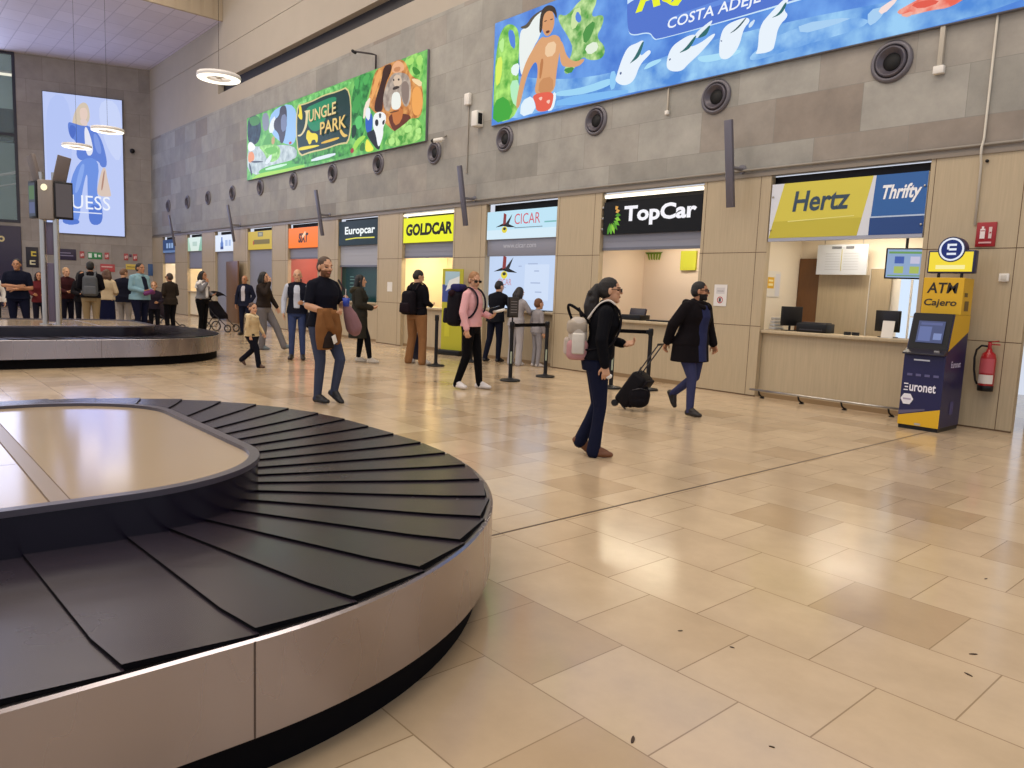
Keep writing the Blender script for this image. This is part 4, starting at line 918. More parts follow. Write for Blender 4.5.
for x, l in ((-6.75, 'on the pilaster beside the yellow and blue sign'), (-13.57, 'between the bright yellow and the pale blue sign'), (-20.48, 'between the orange and the dark green sign'),
             (-27.35, 'beside the mustard yellow sign'), (-34.1, 'beside the dark blue sign near the far corner')):
    if f0 is None: f0 = fin(); o = f0
    else: o = copy_tree(f0)
    o.location = (x, YW, 0); tag(o, 'slanted grey blade lamp ' + l, 'wall lamp', 'blade lamps along the kiosks')

def onwall(name, x, z, label, cat): return empty(name, (x, YW, z), label, cat)
e = onwall('cable', -3.35, 0, 'thin pale cable running down the wall to the fire extinguisher sign', 'cable')
m = MB(); m.tube([(0.0, -0.02, 5.3), (0.0, -0.02, 3.6), (0, -0.07, 3.5), (0, -0.07, 3.4), (0.0, -0.02, 3.3), (0.005, -0.02, 2.55)], 0.015, 8); m.build('cable', mat('pale_cable', '#c9c2b4', 0.5), e)
m = MB(); m.cap((0.06, -0.01, 3.33), (0.06, -0.02, 3.33), 0.02); m.build('wall_plug', BLACK, e)
e = onwall('conduit', -3.95, 4.5, 'pale square conduit hanging below the blue billboard', 'conduit')
m = MB(); m.rbox((0, -0.03, 0.3), (0.03, 0.028, 0.3), 0.005, 2); m.build('pipe', mat('pale_conduit', '#b3ab9c', 0.5), e); m = MB(); m.rbox((0, -0.04, 0.03), (0.065, 0.038, 0.05), 0.01, 2); m.build('junction_box', WPL, e)
e = onwall('conduit', -8.26, 4.62, 'thin pale conduit below the dolphins on the blue billboard', 'conduit')
m = MB(); m.rbox((0, -0.02, 0.24), (0.014, 0.018, 0.22), 0.004, 2); m.build('pipe', mat('pale_conduit', '#b3ab9c', 0.5), e); m = MB(); m.rbox((0, -0.03, 0.03), (0.035, 0.028, 0.035), 0.008, 2); m.build('junction_box', WPL, e)
e = onwall('conduit', -13.86, 4.1, 'long thin conduit with a white sensor box between the two billboards', 'conduit')
m = MB(); m.rbox((0, -0.015, 0.9), (0.012, 0.013, 0.85), 0.004, 2); m.build('pipe', mat('grey_conduit', '#9c958a', 0.5), e); m = MB(); m.rbox((0, -0.05, 1.68), (0.09, 0.048, 0.13), 0.02, 2); m.build('sensor_box', WPL, e)
e = onwall('speaker', -13.43, 5.28, 'small white wall box beside the end of the blue billboard', 'speaker')
m = MB(); m.rbox((0, -0.1, 0), (0.1, 0.1, 0.17), 0.02, 2); m.build('case', WPL, e); m = MB(); m.rbox((0.09, -0.1, 0), (0.02, 0.06, 0.12), 0.01, 2); m.build('grille', BLACK, e)
e = onwall('security_camera', -14.72, 5.0, 'white bullet camera with a dark lens beside the green billboard', 'camera')
m = MB(); m.cap((0, -0.12, 0), (-0.14, -0.24, -0.03), 0.05); m.build('body', WPL, e); m = MB(); m.cap((-0.15, -0.25, -0.03), (-0.17, -0.27, -0.035), 0.045); m.build('lens', BLACK, e); m = MB(); m.cap((0, 0, 0.1), (0, -0.12, 0.03), 0.02); m.build('bracket', STEEL2, e)
e = onwall('hanging_hook', -17.9, 7.16, 'small dark bracket standing above the green billboard', 'bracket')
m = MB(); m.tube([(0.0, -0.05, 0), (0.0, -0.05, 0.4), (-0.05, -0.15, 0.42), (-0.3, -0.5, 0.45)], 0.025, 8); m.build('arm', mat('dark_bracket', '#3a3436', 0.5), e); m = MB(); m.cap((-0.3, -0.5, 0.42), (-0.34, -0.55, 0.46), 0.04); m.build('head', BLACK, e)
e = onwall('notice', -6.96, 1.4, 'white notice with a red prohibition mark on the pilaster beside the black sign', 'notice')
m = MB(); m.box(-0.12, 0.12, -0.006, 0, 0, 0.35); m.build('sheet', WPL, e)
a = Print((-0.12, -0.006, 0), w=0.24, h=0.35); a.rect(0, 0, 0.24, 0.35, '#dcd8d4'); a.rect(0.04, 0.2, 0.2, 0.3, '#c8c4c4'); a.rect(0.06, 0.24, 0.18, 0.25, '#8c8888'); a.ring(0.12, 0.1, 0.04, 0.055, '#b03838'); a.rect(0.1, 0.07, 0.14, 0.13, '#40383c'); a.build('printed_face', e)
e = onwall('notice', -17.05, 1.55, 'small white notice on the pilaster beside the dark green sign', 'notice')
m = MB(); m.box(-0.14, 0.1, -0.006, 0, -0.15, 0.1); m.build('sheet', WPL, e)
e = onwall('wall_sensor', -22.35, 1.62, 'small round black device on the pilaster beside the orange sign', 'sensor')
m = MB(); m.lathe([(0.07, 0), (0.07, 0.02), (0.04, 0.05), (0, 0.05)], M=Matrix.Rotation(radians(90), 4, 'X')); m.build('cap', BLACK, e)
e = onwall('switch_box', -2.96, 1.9, 'small white switch box on the wood pilaster above the fire extinguisher', 'switch')
m = MB(); m.rbox((0, -0.015, 0), (0.055, 0.015, 0.05), 0.008, 2); m.build('plate', WPL, e); m = MB(); m.rbox((0, -0.032, 0), (0.03, 0.004, 0.03), 0.003, 2); m.build('button', mat('pale_button', '#cfcac0', 0.4), e)
e = onwall('extinguisher_sign', -3.21, 2.43, 'red square sign showing a fire extinguisher above the cash machine', 'sign')
m = MB(); m.rbox((0, -0.01, 0), (0.11, 0.01, 0.15), 0.004, 2); m.build('plate', mat('safety_red', '#9c1c24', 0.4), e)
a = Print((-0.11, -0.021, -0.15), w=0.22, h=0.3)
a.rect(0.045, 0.1, 0.1, 0.22, '#e8dcd8'); a.rect(0.06, 0.22, 0.085, 0.25, '#e8dcd8'); a.rect(0.05, 0.19, 0.095, 0.2, '#9c1c24'); a.rect(0.14, 0.1, 0.175, 0.24, '#d8c0bc'); a.rect(0.15, 0.16, 0.17, 0.18, '#9c1c24'); a.rect(0.04, 0.04, 0.18, 0.06, '#d8a8a8'); a.build('printed_face', e)
# fire extinguisher
e = empty('fire_extinguisher', (-3.0, YW - 0.1, 0.5), 'red fire extinguisher with a white label hanging on the wood pilaster', 'fire extinguisher')
RED = mat('extinguisher_red', '#a3161c', 0.3)
m = MB(); m.lathe([(0.0, 0.0), (0.075, 0.0), (0.085, 0.02), (0.085, 0.4), (0.07, 0.46), (0.035, 0.49), (0.03, 0.52), (0, 0.52)]); m.build('cylinder', RED, e)
m = MB(); m.lathe([(0.0, -0.005), (0.086, -0.005), (0.088, 0.06), (0.086, 0.065)]); m.build('base_ring', BLACK, e)
m = MB()
for i in range(14):
    for (z0, z1, mi) in ((0.09, 0.2, 0), (0.22, 0.40, 1)):
        a0, a1 = radians(200 + i * 10), radians(210 + i * 10); r = 0.0865
        m.add([(r * cos(a0), r * sin(a0), z0), (r * cos(a1), r * sin(a1), z0), (r * cos(a1), r * sin(a1), z1), (r * cos(a0), r * sin(a0), z1)], [(0, 1, 2, 3)], mi, True)
m.build('label', [mat('label_white', '#d8d0c8', 0.5), mat('label_pink', '#b85058', 0.5)], e)
m = MB(); m.cap((0, 0, 0.52), (0, 0, 0.58), 0.022); m.box(-0.02, 0.11, -0.012, 0.012, 0.57, 0.585); m.box(0, 0.12, -0.012, 0.012, 0, 0.012, M=Matrix.Translation((-0.02, 0, 0.592)) @ Matrix.Rotation(-0.22, 4, 'Y')); m.build('valve_lever', RED, e)
m = MB(); m.tube([(-0.02, 0, 0.55), (-0.09, 0, 0.555), (-0.14, 0, 0.5), (-0.155, 0, 0.4), (-0.145, 0, 0.25), (-0.12, 0.0, 0.12), (-0.095, 0, 0.07)], 0.013, 8); m.build('hose', BLACK, e)
m = MB(); m.box(-0.03, 0.03, 0.06, 0.1, 0.3, 0.45); m.build('wall_bracket', BLACK, e)

# ------------------------------------------------------------------ cash machine
e = empty('cash_machine', (-3.68, 9.70, 0), 'tall dark blue and yellow Euronet ATM standing in front of the wood pilaster', 'cash machine')
NAVY = mat('atm_navy', '#1a1a4a', 0.35); AW = 0.47
def yz(m, pts, x0, x1, mi=0):
    n = len(pts); vs = [(x0, y, z) for y, z in pts] + [(x1, y, z) for y, z in pts]
    m.add(vs, [list(range(n)), list(range(n, 2 * n))[::-1]] + [(i, n + i, n + (i + 1) % n, (i + 1) % n) for i in range(n)], mi)
m = MB(); yz(m, [(0.0, 0.05), (0.0, 0.92), (0.05, 0.98), (0.16, 1.42), (0.34, 1.42), (0.68, 1.42), (0.68, 0.05)], 0, AW); m.build('cabinet', NAVY, e, 0.008)
m = MB(); m.box(0.01, AW - 0.01, 0.01, 0.67, 0, 0.05); m.build('plinth', BLACK, e)
m = MB(); m.box(0.01, AW + 0.0, 0.34, 0.68, 1.42, 1.87); m.build('header_box', mat('atm_yellow', '#d9ab1c', 0.4), e, 0.006)
m = MB(); yz(m, [(-0.005, 0.93), (0.045, 0.985), (0.155, 1.43), (0.2, 1.43), (0.2, 0.93)], 0.012, AW - 0.012); m.build('fascia', BLACK, e, 0.004)
m = MB(); yz(m, [(-0.07, 0.925), (-0.07, 0.945), (0.06, 1.0), (0.06, 0.94)], 0.0, AW); m.build('shelf', mat('atm_shelf', '#26232c', 0.35), e, 0.004)
m = MB(); m.box(0.34, 0.40, -0.02, 0.02, 0.965, 0.985); m.build('keypad', STEEL2, e)
m = MB(); m.box(0.12, 0.30, -0.006, 0.01, 0.85, 0.868); m.build('cash_slot', mat('slot_light', '#c8ccd8', 0.3), e)
sn = Vector((0, -0.445, 0.11)).normalized(); sv = Vector((0, 0.11, 0.445)).normalized()
a = Art((0.09, 0.07, 1.07), V=sv, Nn=sn, w=0.3, h=0.28, lay=0.014); a.rect(0, 0, 0.3, 0.27, '#4c5478'); a.rect(0.02, 0.02, 0.16, 0.2, '#6470a0'); a.rect(0.19, 0.04, 0.28, 0.12, '#7c8ab8'); a.rect(0.03, 0.22, 0.27, 0.25, '#5c6490'); a.build('screen', e)
a = Print((0, 0, 0), w=AW, h=0.92, lay=0.002)
a.poly([(0.0, 0.05), (AW, 0.05), (AW, 0.28), (0.0, 0.16)], '#d9ab1c'); a.poly([(0.0, 0.17), (0.3, 0.25), (0.3, 0.27), (0, 0.22)], '#5a5570')
a.text('uronet', 0.1, 0.47, 0.4, 0.57, '#e8e6f2', 0.02); a.rect(0.035, 0.475, 0.085, 0.488, '#e8e6f2'); a.rect(0.045, 0.512, 0.085, 0.526, '#e8e6f2'); a.rect(0.035, 0.552, 0.085, 0.565, '#e8e6f2')
a.poly([(0.085 + 0.075 * cos(radians(60 * i)), 0.37 + 0.075 * sin(radians(60 * i))) for i in range(6)], '#e4e2ea'); a.rect(0.04, 0.36, 0.13, 0.38, '#a89cb4')
for i in range(4): a.rect(0.06 + i * 0.1, 0.66, 0.12 + i * 0.1, 0.69, '#5a5884')
a.rect(0.2, 0.06, 0.27, 0.085, '#b0aca4'); a.build('printed_face', e)
a = Print((AW, 0, 0), U=(0, 1, 0), Nn=(1, 0, 0), w=0.68, h=1.42, lay=0.002)
a.poly([(0.16, 1.42), (0.68, 1.42), (0.68, 1.22), (0.05, 0.98)], '#d9ab1c'); a.text('Euronet', 0.2, 0.78, 0.52, 0.86, '#cfcae4', 0.01); a.rect(0.3, 0.2, 0.42, 0.36, '#4a4678'); a.build('printed_side', e)
a = Print((0.01, 0.34, 1.42), w=AW, h=0.45, lay=0.002)
a.text('ATM', 0.05, 0.26, 0.40, 0.39, '#241c14', 0.018, 0.12); a.text('Cajero', 0.03, 0.08, 0.40, 0.19, '#33281c', 0.02, 0.12); a.build('header_print', e)
a = Print((AW, 0.34, 1.42), U=(0, 1, 0), Nn=(1, 0, 0), w=0.34, h=0.45, lay=0.002); a.rect(0.05, 0.22, 0.16, 0.27, '#6a5428'); a.rect(0.08, 0.05, 0.22, 0.17, '#6a5428'); a.build('header_side_print', e)
m = MB(); m.cap((0.12, 0.5, 1.86), (0.12, 0.5, 1.96), 0.018); m.cap((0.38, 0.5, 1.86), (0.38, 0.5, 1.96), 0.018); m.build('sign_leg', BLACK, e)
m = MB(); m.rbox((0.25, 0.53, 2.07), (0.265, 0.06, 0.14), 0.012, 2); m.cyl((0.25, 0.585, 2.22), (0.25, 0.46, 2.22), 0.155, n=32); m.build('light_box', mat('sign_navy', '#20244c', 0.4), e)
a = Art((-0.015, 0.468, 1.93), w=0.53, h=0.5, lay=0.001); a.rect(0.02, 0.02, 0.51, 0.26, '#f2d83c'); a.rect(0.1, 0.05, 0.43, 0.10, '#f8eca0'); a.build('lit_face', e)
a = Art((0.25, 0.458, 2.22), lay=0.001)
a.ell(0, 0, 0.14, 0.14, '#e4e8f4'); a.ell(0, 0, 0.118, 0.118, '#1c2c6c')
for q in (-0.055, 0.0, 0.055): a.rect(-0.05 if q else -0.03, q - 0.013, 0.055, q + 0.013, '#e4e8f4')
a.rect(-0.05, 0.0, -0.025, 0.05, '#e4e8f4'); a.build('lit_emblem', e)

# ------------------------------------------------------------------ pendant ring lamps
for (x, y, z, l) in ((-15.99, 5.78, 5.63, 'large glowing ring lamp hanging nearest the camera, below the dark wall slot'), (-24.15, 5.58, 5.64, 'glowing ring lamp hanging before the lit woman poster, higher of the two'),
                     (-27.9, 5.54, 5.63, 'glowing ring lamp hanging before the lit woman poster, lower of the two')):
    e = empty('ring_lamp', (x, y, z), l, 'pendant lamp', group=None)
    m = MB(); m.lathe([(0.42, -0.035), (0.43, 0.0), (0.42, 0.045), (0.25, 0.045), (0.235, 0.0), (0.24, -0.035)], n=48); m.build('housing', mat('lamp_white', '#dcd8d4', 0.4), e)
    m = MB(); m.lathe([(0.42, -0.036), (0.41, -0.05), (0.25, -0.05), (0.24, -0.036)], n=48); m.build('diffuser', lit('#fff4e0', 1.8), e)
    m = MB(); m.lathe([(0.0, -0.03), (0.05, -0.03), (0.05, 0.05), (0, 0.05)]); 
    for k in range(3): t = 2 * pi * k / 3 + 0.5; m.cap((0, 0, 0.03), (0.24 * cos(t), 0.24 * sin(t), 0.03), 0.012, n=6)
    m.build('hub', mat('lamp_white', '#dcd8d4', 0.4), e)
    m = MB(); top = 13.19 - z
    m.tube([(0, 0, 0.05), (0, 0, top / 2), (0, 0, top)], 0.004, 6); m.build('suspension_wire', mat('dark_wire', '#141216', 0.9, spec=0.05), e)
    area('ring_lamp_glow', (x, y, z - 0.08), 0.8, 10, '#fff0d8')

# ------------------------------------------------------------------ baggage carousels
def path(cx1, cx2, cy, rx, ry, ymin, ns, na, nf):
    P = []; cx1, cx2, cy, rx, ry = (0.952 * q for q in (cx1, cx2, cy, rx, ry))
    for i in range(ns): P.append((cx1 + rx, ymin + (cy - ymin) * i / ns))
    D = [(cx1 + rx * cos(pi / 2 * i / 90), cy + ry * sin(pi / 2 * i / 90)) for i in range(91)] + [(cx2 + rx * cos(pi / 2 + pi / 2 * i / 90), cy + ry * sin(pi / 2 + pi / 2 * i / 90)) for i in range(91)]
    A_ = [0.0]
    for a, b in zip(D, D[1:]): A_.append(A_[-1] + math.hypot(b[0] - a[0], b[1] - a[1]))
    n = na * 2 + nf; j = 0
    for i in range(n):
        s_ = A_[-1] * i / n
        while A_[j + 1] < s_: j += 1
        f = (s_ - A_[j]) / max(1e-9, A_[j + 1] - A_[j]); P.append((D[j][0] + f * (D[j + 1][0] - D[j][0]), D[j][1] + f * (D[j + 1][1] - D[j][1])))
    for i in range(ns + 1): P.append((cx2 - rx, cy + (ymin - cy) * i / ns))
    return P
def wallstrip(m, P, z0, z1, mi=0, skip=0, smooth=True):
    vs = [(x, y, z) for x, y in P for z in (z0, z1)]
    m.add(vs, [(2 * i, 2 * i + 2, 2 * i + 3, 2 * i + 1) for i in range(len(P) - 1)], mi, smooth)
def flat(m, A, B_, z, mi=0, z2=None):
    z2 = z if z2 is None else z2; n = len(A)
    m.add([(x, y, z) for x, y in A] + [(x, y, z2) for x, y in B_], [(i, i + 1, n + i + 1, n + i) for i in range(n - 1)], mi)
TOPC = mat('cream_glossy_panel', '#ad9a80', 0.13, var=0.07, scale=1.2)
def carousel(dx, dy, label, ymin=-8.0):
    e = empty('baggage_carousel', (-4.449 + dx, dy, 0), label, 'baggage carousel')
    YM = ymin - dy
    def out(o, na=48, ns=80, nf=6): return path(0.367, -0.367, 0.836, 2.255 + o, 2.07 + o, YM, ns, na, nf)
    def inn(o, na=48, ns=80, nf=6): return path(0.675, -0.675, 0.8, 0.70 + o, 0.80 + o, YM, ns, na, nf)
    m = MB(); wallstrip(m, out(-0.07), 0, 0.175); m.build('plinth', BLACKM, e)
    m = MB(); S = out(0.0); S2 = out(-0.012)
    wallstrip(m, S, 0.155, 0.447); flat(m, S, S2, 0.447, 0, 0.453); S3 = out(-0.03); flat(m, S2, S3, 0.453, 0, 0.451); wallstrip(m, S3[::-1], 0.38, 0.451); flat(m, out(-0.07), S, 0.155)
    o = m.build('steel_skirt', STEEL, e)
    # seams between skirt panels
    m = MB(); acc = 1.13
    for i in range(1, len(S)):
        a, b = Vector(S[i - 1]), Vector(S[i]); l = (b - a).length
        acc += l
        if acc > 1.62:
            acc = 0; t = (b - a) / l; nn = Vector((t.y, -t.x)); q = b
            A = q - t * 0.003 + nn * 0.001; C_ = q + t * 0.003 + nn * 0.001
            m.add([(A.x, A.y, 0.156), (C_.x, C_.y, 0.156), (C_.x, C_.y, 0.449), (A.x, A.y, 0.449)], [(0, 1, 2, 3)])
    m.build('skirt_seam', mat('seam_dark', '#5a4e48', 0.5, 0.5), e)
    # overlapping rubber slats
    nsl = int((0.8 - YM) / 0.352); O = path(0.367, -0.367, 0.836, 2.235, 2.05, YM, nsl, 10, 1); I = path(0.675, -0.675, 0.8, 0.70, 0.80, YM, nsl, 10, 1)
    m = MB(); flat(m, out(-0.03), inn(0.0), 0.452, 1, 0.414)
    for i in range(len(O) - 1):
        a0, a1, b0, b1 = Vector(O[i]), Vector(O[i + 1]), Vector(I[i]), Vector(I[i + 1])
        a1 = a1 + (a1 - a0) * 0.06; b1 = b1 + (b1 - b0) * 0.06
        hi, lo = 0.470, 0.459; n = 5; vs = []
        # leading edge raised, far edge tucked under the next slat; the outer corner is rounded
        for k in range(n + 1):
            f = k / n; p = b0.lerp(a0, f); q = b1.lerp(a1, f)
            if k == n: p = b0.lerp(a0, 0.985) + (a1 - a0) * 0.05
            dz = -0.04 * (1 - f); vs += [(p.x, p.y, hi + dz), (q.x, q.y, lo + dz)]
        fs = [(2 * k, 2 * k + 2, 2 * k + 3, 2 * k + 1) for k in range(n)]
        m.add(vs, fs, 0)
        vs2 = [(vs[2 * k][0], vs[2 * k][1], vs[2 * k][2] - z) for k in range(n + 1) for z in (0.017, 0.0)]
        m.add(vs2, [(2 * k, 2 * k + 2, 2 * k + 3, 2 * k + 1) for k in range(n)], 1)
        k = n; m.add([vs[2 * k], vs[2 * k + 1], (vs[2 * k + 1][0], vs[2 * k + 1][1], 0.45), (vs[2 * k][0], vs[2 * k][1], 0.45)], [(0, 1, 2, 3)], 1)
    m.build('slat_belt', [RUBBER, BLACKM], e)
    # middle island
    m = MB(); wallstrip(m, inn(0.0), 0.39, 0.598); m.build('island_wall', mat('black_vinyl_wall', '#17121f', 0.2), e)
    m = MB(); flat(m, inn(0.006), inn(-0.045), 0.603); wallstrip(m, inn(0.006), 0.578, 0.603); wallstrip(m, inn(-0.045)[::-1], 0.57, 0.603); m.build('island_rim', mat('dark_grey_rim', '#4a444c', 0.3), e)
    p = inn(-0.045); ys = 0.59
    m = MB()
    top = [q for q in p if q[1] > ys]; m.prism([(p[0][0], ys)] + top + [(p[-1][0], ys)], 0.563, 0.583)
    m.build('top_panel', TOPC, e)
    m = MB(); m.box(p[-1][0], p[0][0], ys - 0.006, ys, 0.563, 0.5835, 1); m.box(p[-1][0], p[0][0], ys - 0.07, ys - 0.006, 0.563, 0.585, 0); m.box(p[-1][0], p[0][0], ys - 0.076, ys - 0.07, 0.563, 0.5835, 1); m.build('cover_strip', [mat('strip_brown', '#8a7862', 0.3), WOOD_DK], e)
    y = ys - 0.076; k = 0
    while y > YM:
        y2 = max(YM, y - 2.4)
        for (xa, xb) in ((p[-1][0], 0.44), (0.445, p[0][0])):
            m = MB(); m.box(xa, xb, y2 + 0.006, y, 0.563, 0.583); m.build('top_panel', TOPC, e)
        y = y2
    return e
car1 = carousel(0, 0, 'near baggage carousel with black slats and a dull steel skirt')
car2 = carousel(-11.53, 2.73, 'baggage carousel farther back with two steel posts on its island')

e = empty('display_post', (-15.5, 2.61, 0.584), 'twin steel posts carrying dark display screens on the farther carousel', 'display post', radians(48.8), scale=0.952)
m = MB()
for s in (-1, 1): m.cyl((0.125 * s, 0, 0.0), (0.125 * s, 0, 2.8), 0.05); m.cyl((0.125 * s, 0, 0), (0.125 * s, 0, 0.015), 0.1)
m.build('post', STEEL2, e)
m = MB(); m.rbox((0, 0.02, 0.6), (0.07, 0.02, 0.55), 0.01, 2); m.rbox((0, 0.02, 1.6), (0.07, 0.02, 0.3), 0.01, 2); m.build('cable_cover', mat('dull_purple_grey', '#5a5064', 0.4), e)
m = MB(); m.rbox((0, 0, 2.3), (0.14, 0.1, 0.36), 0.02, 2); m.build('head_box', mat('grey_brown_case', '#8a8078', 0.5), e)
m = MB(); m.lathe([(0.0, 0), (0.055, 0), (0.06, 0.012), (0, 0.012)], M=Matrix.Translation((0.0, -0.11, 2.52)) @ Matrix.Rotation(radians(90), 4, 'X')); m.build('lamp', lit('#f4eac0', 1.3), e)
for s, rz in ((-1, -35), (1, 40)):
    M_ = Matrix.Translation((0.27 * s, 0.02, 2.3)) @ Matrix.Rotation(radians(rz), 4, 'Z')
    m = MB(); m.rbox((0, 0, 0), (0.15, 0.04, 0.34), 0.012, 2, M=M_); sc = m.build('display_case', BLACK, e)
    a = Art(M_ @ Vector((-0.13, -0.042, -0.3)), U=M_.to_3x3() @ Vector((1, 0, 0)), Nn=M_.to_3x3() @ Vector((0, -1, 0)), w=0.26, h=0.6)
    if s < 0: a.rect(0, 0, 0.26, 0.6, '#39404e'); a.rect(0.02, 0.3, 0.24, 0.55, '#4c6a44'); a.rect(0.02, 0.05, 0.24, 0.25, '#50587c')
    else: a.rect(0, 0, 0.26, 0.6, '#544c4c')
    a.build('display', sc)
    M_ = Matrix.Translation((0.25 * s, 0.02, 2.85)) @ Matrix.Rotation(radians(14 * s), 4, 'Y') @ Matrix.Rotation(radians(rz), 4, 'Z')
    m = MB(); m.rbox((0, 0, 0), (0.11, 0.035, 0.26), 0.01, 2, M=M_); m.build('upper_panel', mat('brown_case', '#6b605c', 0.5), e)

# ------------------------------------------------------------------ queue barriers
def stanchion():
    e = empty('barrier_post', (0, 0, 0), '', 'barrier post')
    m = MB(); m.lathe([(0.0, 0), (0.17, 0), (0.175, 0.015), (0.16, 0.03), (0.05, 0.045), (0.035, 0.06)]); m.build('base', BLACK, e)
    m = MB(); m.lathe([(0.034, 0.04), (0.034, 0.90)], n=16); m.build('pole', BLACK, e)
    m = MB(); m.lathe([(0.034, 0.88), (0.042, 0.89), (0.042, 0.98), (0.036, 1.0), (0, 1.0)], n=16); m.build('belt_head', BLACK, e)
    return e
s0 = None; SP = [(-9.36, 8.22, 'black queue barrier post with a sign frame on top beside the man in pink'), (-9.58, 9.25, 'black queue barrier post next to the backpack of the long haired woman'), (-11.86, 8.46, 'black queue barrier post just behind the man in pink, on his backpack side'),
                 (-12.30, 9.68, 'black queue barrier post mostly hidden behind the legs of the man in pink'), (-7.52, 9.58, 'black queue barrier post behind the rolling suitcase')]
for (x, y, l) in SP:
    if s0 is None: s0 = stanchion(); o = s0
    else: o = copy_tree(s0)
    o.location = (x, y, 0); tag(o, l, 'barrier post', 'queue barrier posts')
for o in [q for q in COL.objects if q.name.startswith('barrier_post') and abs(q.location.x + 9.47) < 0.2]:
    m = MB(); m.box(-0.012, 0.014, -0.0365, -0.03, 0.3, 0.5); q = m.build('sticker', mat('sticker_pale', '#a4b09c', 0.5), o); q.rotation_euler = (0, 0, radians(48))
def belt(p, q, label):
    e = empty('barrier_belt', (p[0], p[1], 0.94), label, 'barrier belt'); d = (q[0] - p[0], q[1] - p[1]); L = math.hypot(*d)
    m = MB(); e.rotation_euler = (0, 0, math.atan2(d[1], d[0])); m.box(0.045, L - 0.045, -0.003, 0.003, -0.03, 0.03); m.build('webbing', BLACKM, e)
    m = MB(); m.rbox((L - 0.055, 0, 0), (0.018, 0.012, 0.034), 0.004, 2); m.build('clip', BLACK, e)
PH = (-7.93, 9.15)
belt(SP[0], SP[1], 'black webbing stretched between the two barrier posts before the pale blue kiosk')
belt(PH, SP[4], 'black webbing running from behind the woman with the backpack to the post behind the suitcase')
o = copy_tree(s0); o.location = (PH[0], PH[1], 0); tag(o, 'black queue barrier post hidden behind the woman with the backpack', 'barrier post', 'queue barrier posts')
e = empty('sign_frame', (-9.36, 8.22, 1.0), 'black notice frame on the barrier post beside the man in pink', 'sign frame', radians(98))
m = MB(); m.rbox((0, 0, 0.24), (0.13, 0.018, 0.17), 0.01, 2); m.build('frame', BLACK, e); m = MB(); m.cap((0, 0, 0), (0, 0, 0.1), 0.014); m.build('stem', BLACK, e)
a = Print((-0.11, -0.019, 0.1), w=0.22, h=0.3); a.rect(0, 0, 0.22, 0.3, '#2b292e')
for i in range(5): a.rect(0.03, 0.05 + i * 0.045, 0.19, 0.062 + i * 0.045, '#7c7a80')
a.build('printed_face', e)
e = empty('display_stand', (-13.85, 10.3, 0), 'narrow yellow roll-up stand with a black foot beside the pale blue kiosk', 'display stand', radians(15))
m = MB(); m.rbox((0, 0, 0.06), (0.33, 0.12, 0.06), 0.02, 2); m.build('foot', BLACK, e); m = MB(); m.box(-0.3, 0.3, -0.01, 0.01, 0.12, 1.98); m.build('banner', mat('banner_yellow', '#b4b02c', 0.5), e)
a = Print((-0.3, -0.011, 0.12), w=0.6, h=1.86); a.rect(0.0, 1.1, 0.6, 1.5, '#3a4c94'); a.rect(0.08, 1.48, 0.5, 1.8, '#a8c8d8'); a.poly([(0.1, 1.35), (0.5, 1.55), (0.5, 1.7), (0.2, 1.6)], '#e4e8e8'); a.rect(0.1, 0.3, 0.25, 0.9, '#c4c030'); a.build('printed_face', e)

# bits of litter on the floor
random.seed(5)
for i, (x, y, s) in enumerate(((-0.93, 3.52, .022), (-0.88, 3.3, .022), (-1.43, 1.86, .03), (-1.83, 2.67, .016), (-1.6, 2.72, .014), (-1.12, 2.2, .013), (-1.2, 4.6, .015), (-3.3, 4.2, .02))):
    m = MB(); pts = [(s * (1 + 0.5 * random.random()) * cos(t), s * 0.4 * sin(t) * (0.7 + random.random() * .5)) for t in (2 * pi * j / 9 for j in range(9))]
    m.prism([(u * .6, v * .6) for u, v in pts], 0.0005, 0.003); o = m.build('floor_litter', mat('dark_litter', '#3c2c20', 0.8)); o.location = (x, y, 0); o.rotation_euler = (0, 0, random.random() * 3)
    tag(o, 'tiny dark scrap of litter lying on the pale tiled floor', 'litter', 'scraps on the floor', 'thing')
# ------------------------------------------------------------------ people: builder
def fuse(mb, name, mats, parent, voxel=0.009, smooth=3, paint=None, M=None):
    """joins overlapping volumes into one continuous skin"""
    me = mb.mesh(name, mats); o = bpy.data.objects.new(name, me); COL.objects.link(o)
    r = o.modifiers.new('r', 'REMESH'); r.mode = 'VOXEL'; r.voxel_size = voxel; r.use_smooth_shade = True
    if smooth:
        k = o.modifiers.new('s', 'SMOOTH'); k.factor = 0.5; k.iterations = smooth
    dg = bpy.context.evaluated_depsgraph_get(); me2 = bpy.data.meshes.new_from_object(o.evaluated_get(dg))
    bpy.data.objects.remove(o); bpy.data.meshes.remove(me)
    me2.name = name; me2.materials.clear()
    for m in (mats if isinstance(mats, (list, tuple)) else [mats]): me2.materials.append(m)
    n = len(me2.polygons); idx = [0] * n
    if paint:
        for i, p in enumerate(me2.polygons): idx[i] = paint(p.center)
    me2.polygons.foreach_set('material_index', idx); me2.polygons.foreach_set('use_smooth', [True] * n)
    q = bpy.data.objects.new(name, me2); COL.objects.link(q); q.parent = parent
    return q
def cloth(c, rough=0.85): return mat('cloth', c, rough, var=0.12, scale=9, bump=0.5, bscale=22, spec=0.1)
SKIN = {'fair': '#c99877', 'tan': '#b07c5a', 'dark': '#7d553e', 'pale': '#d8ab8c'}
def V(*a): return Vector(a)
def side(p, s): return Vector((p[0] * s, p[1], p[2]))

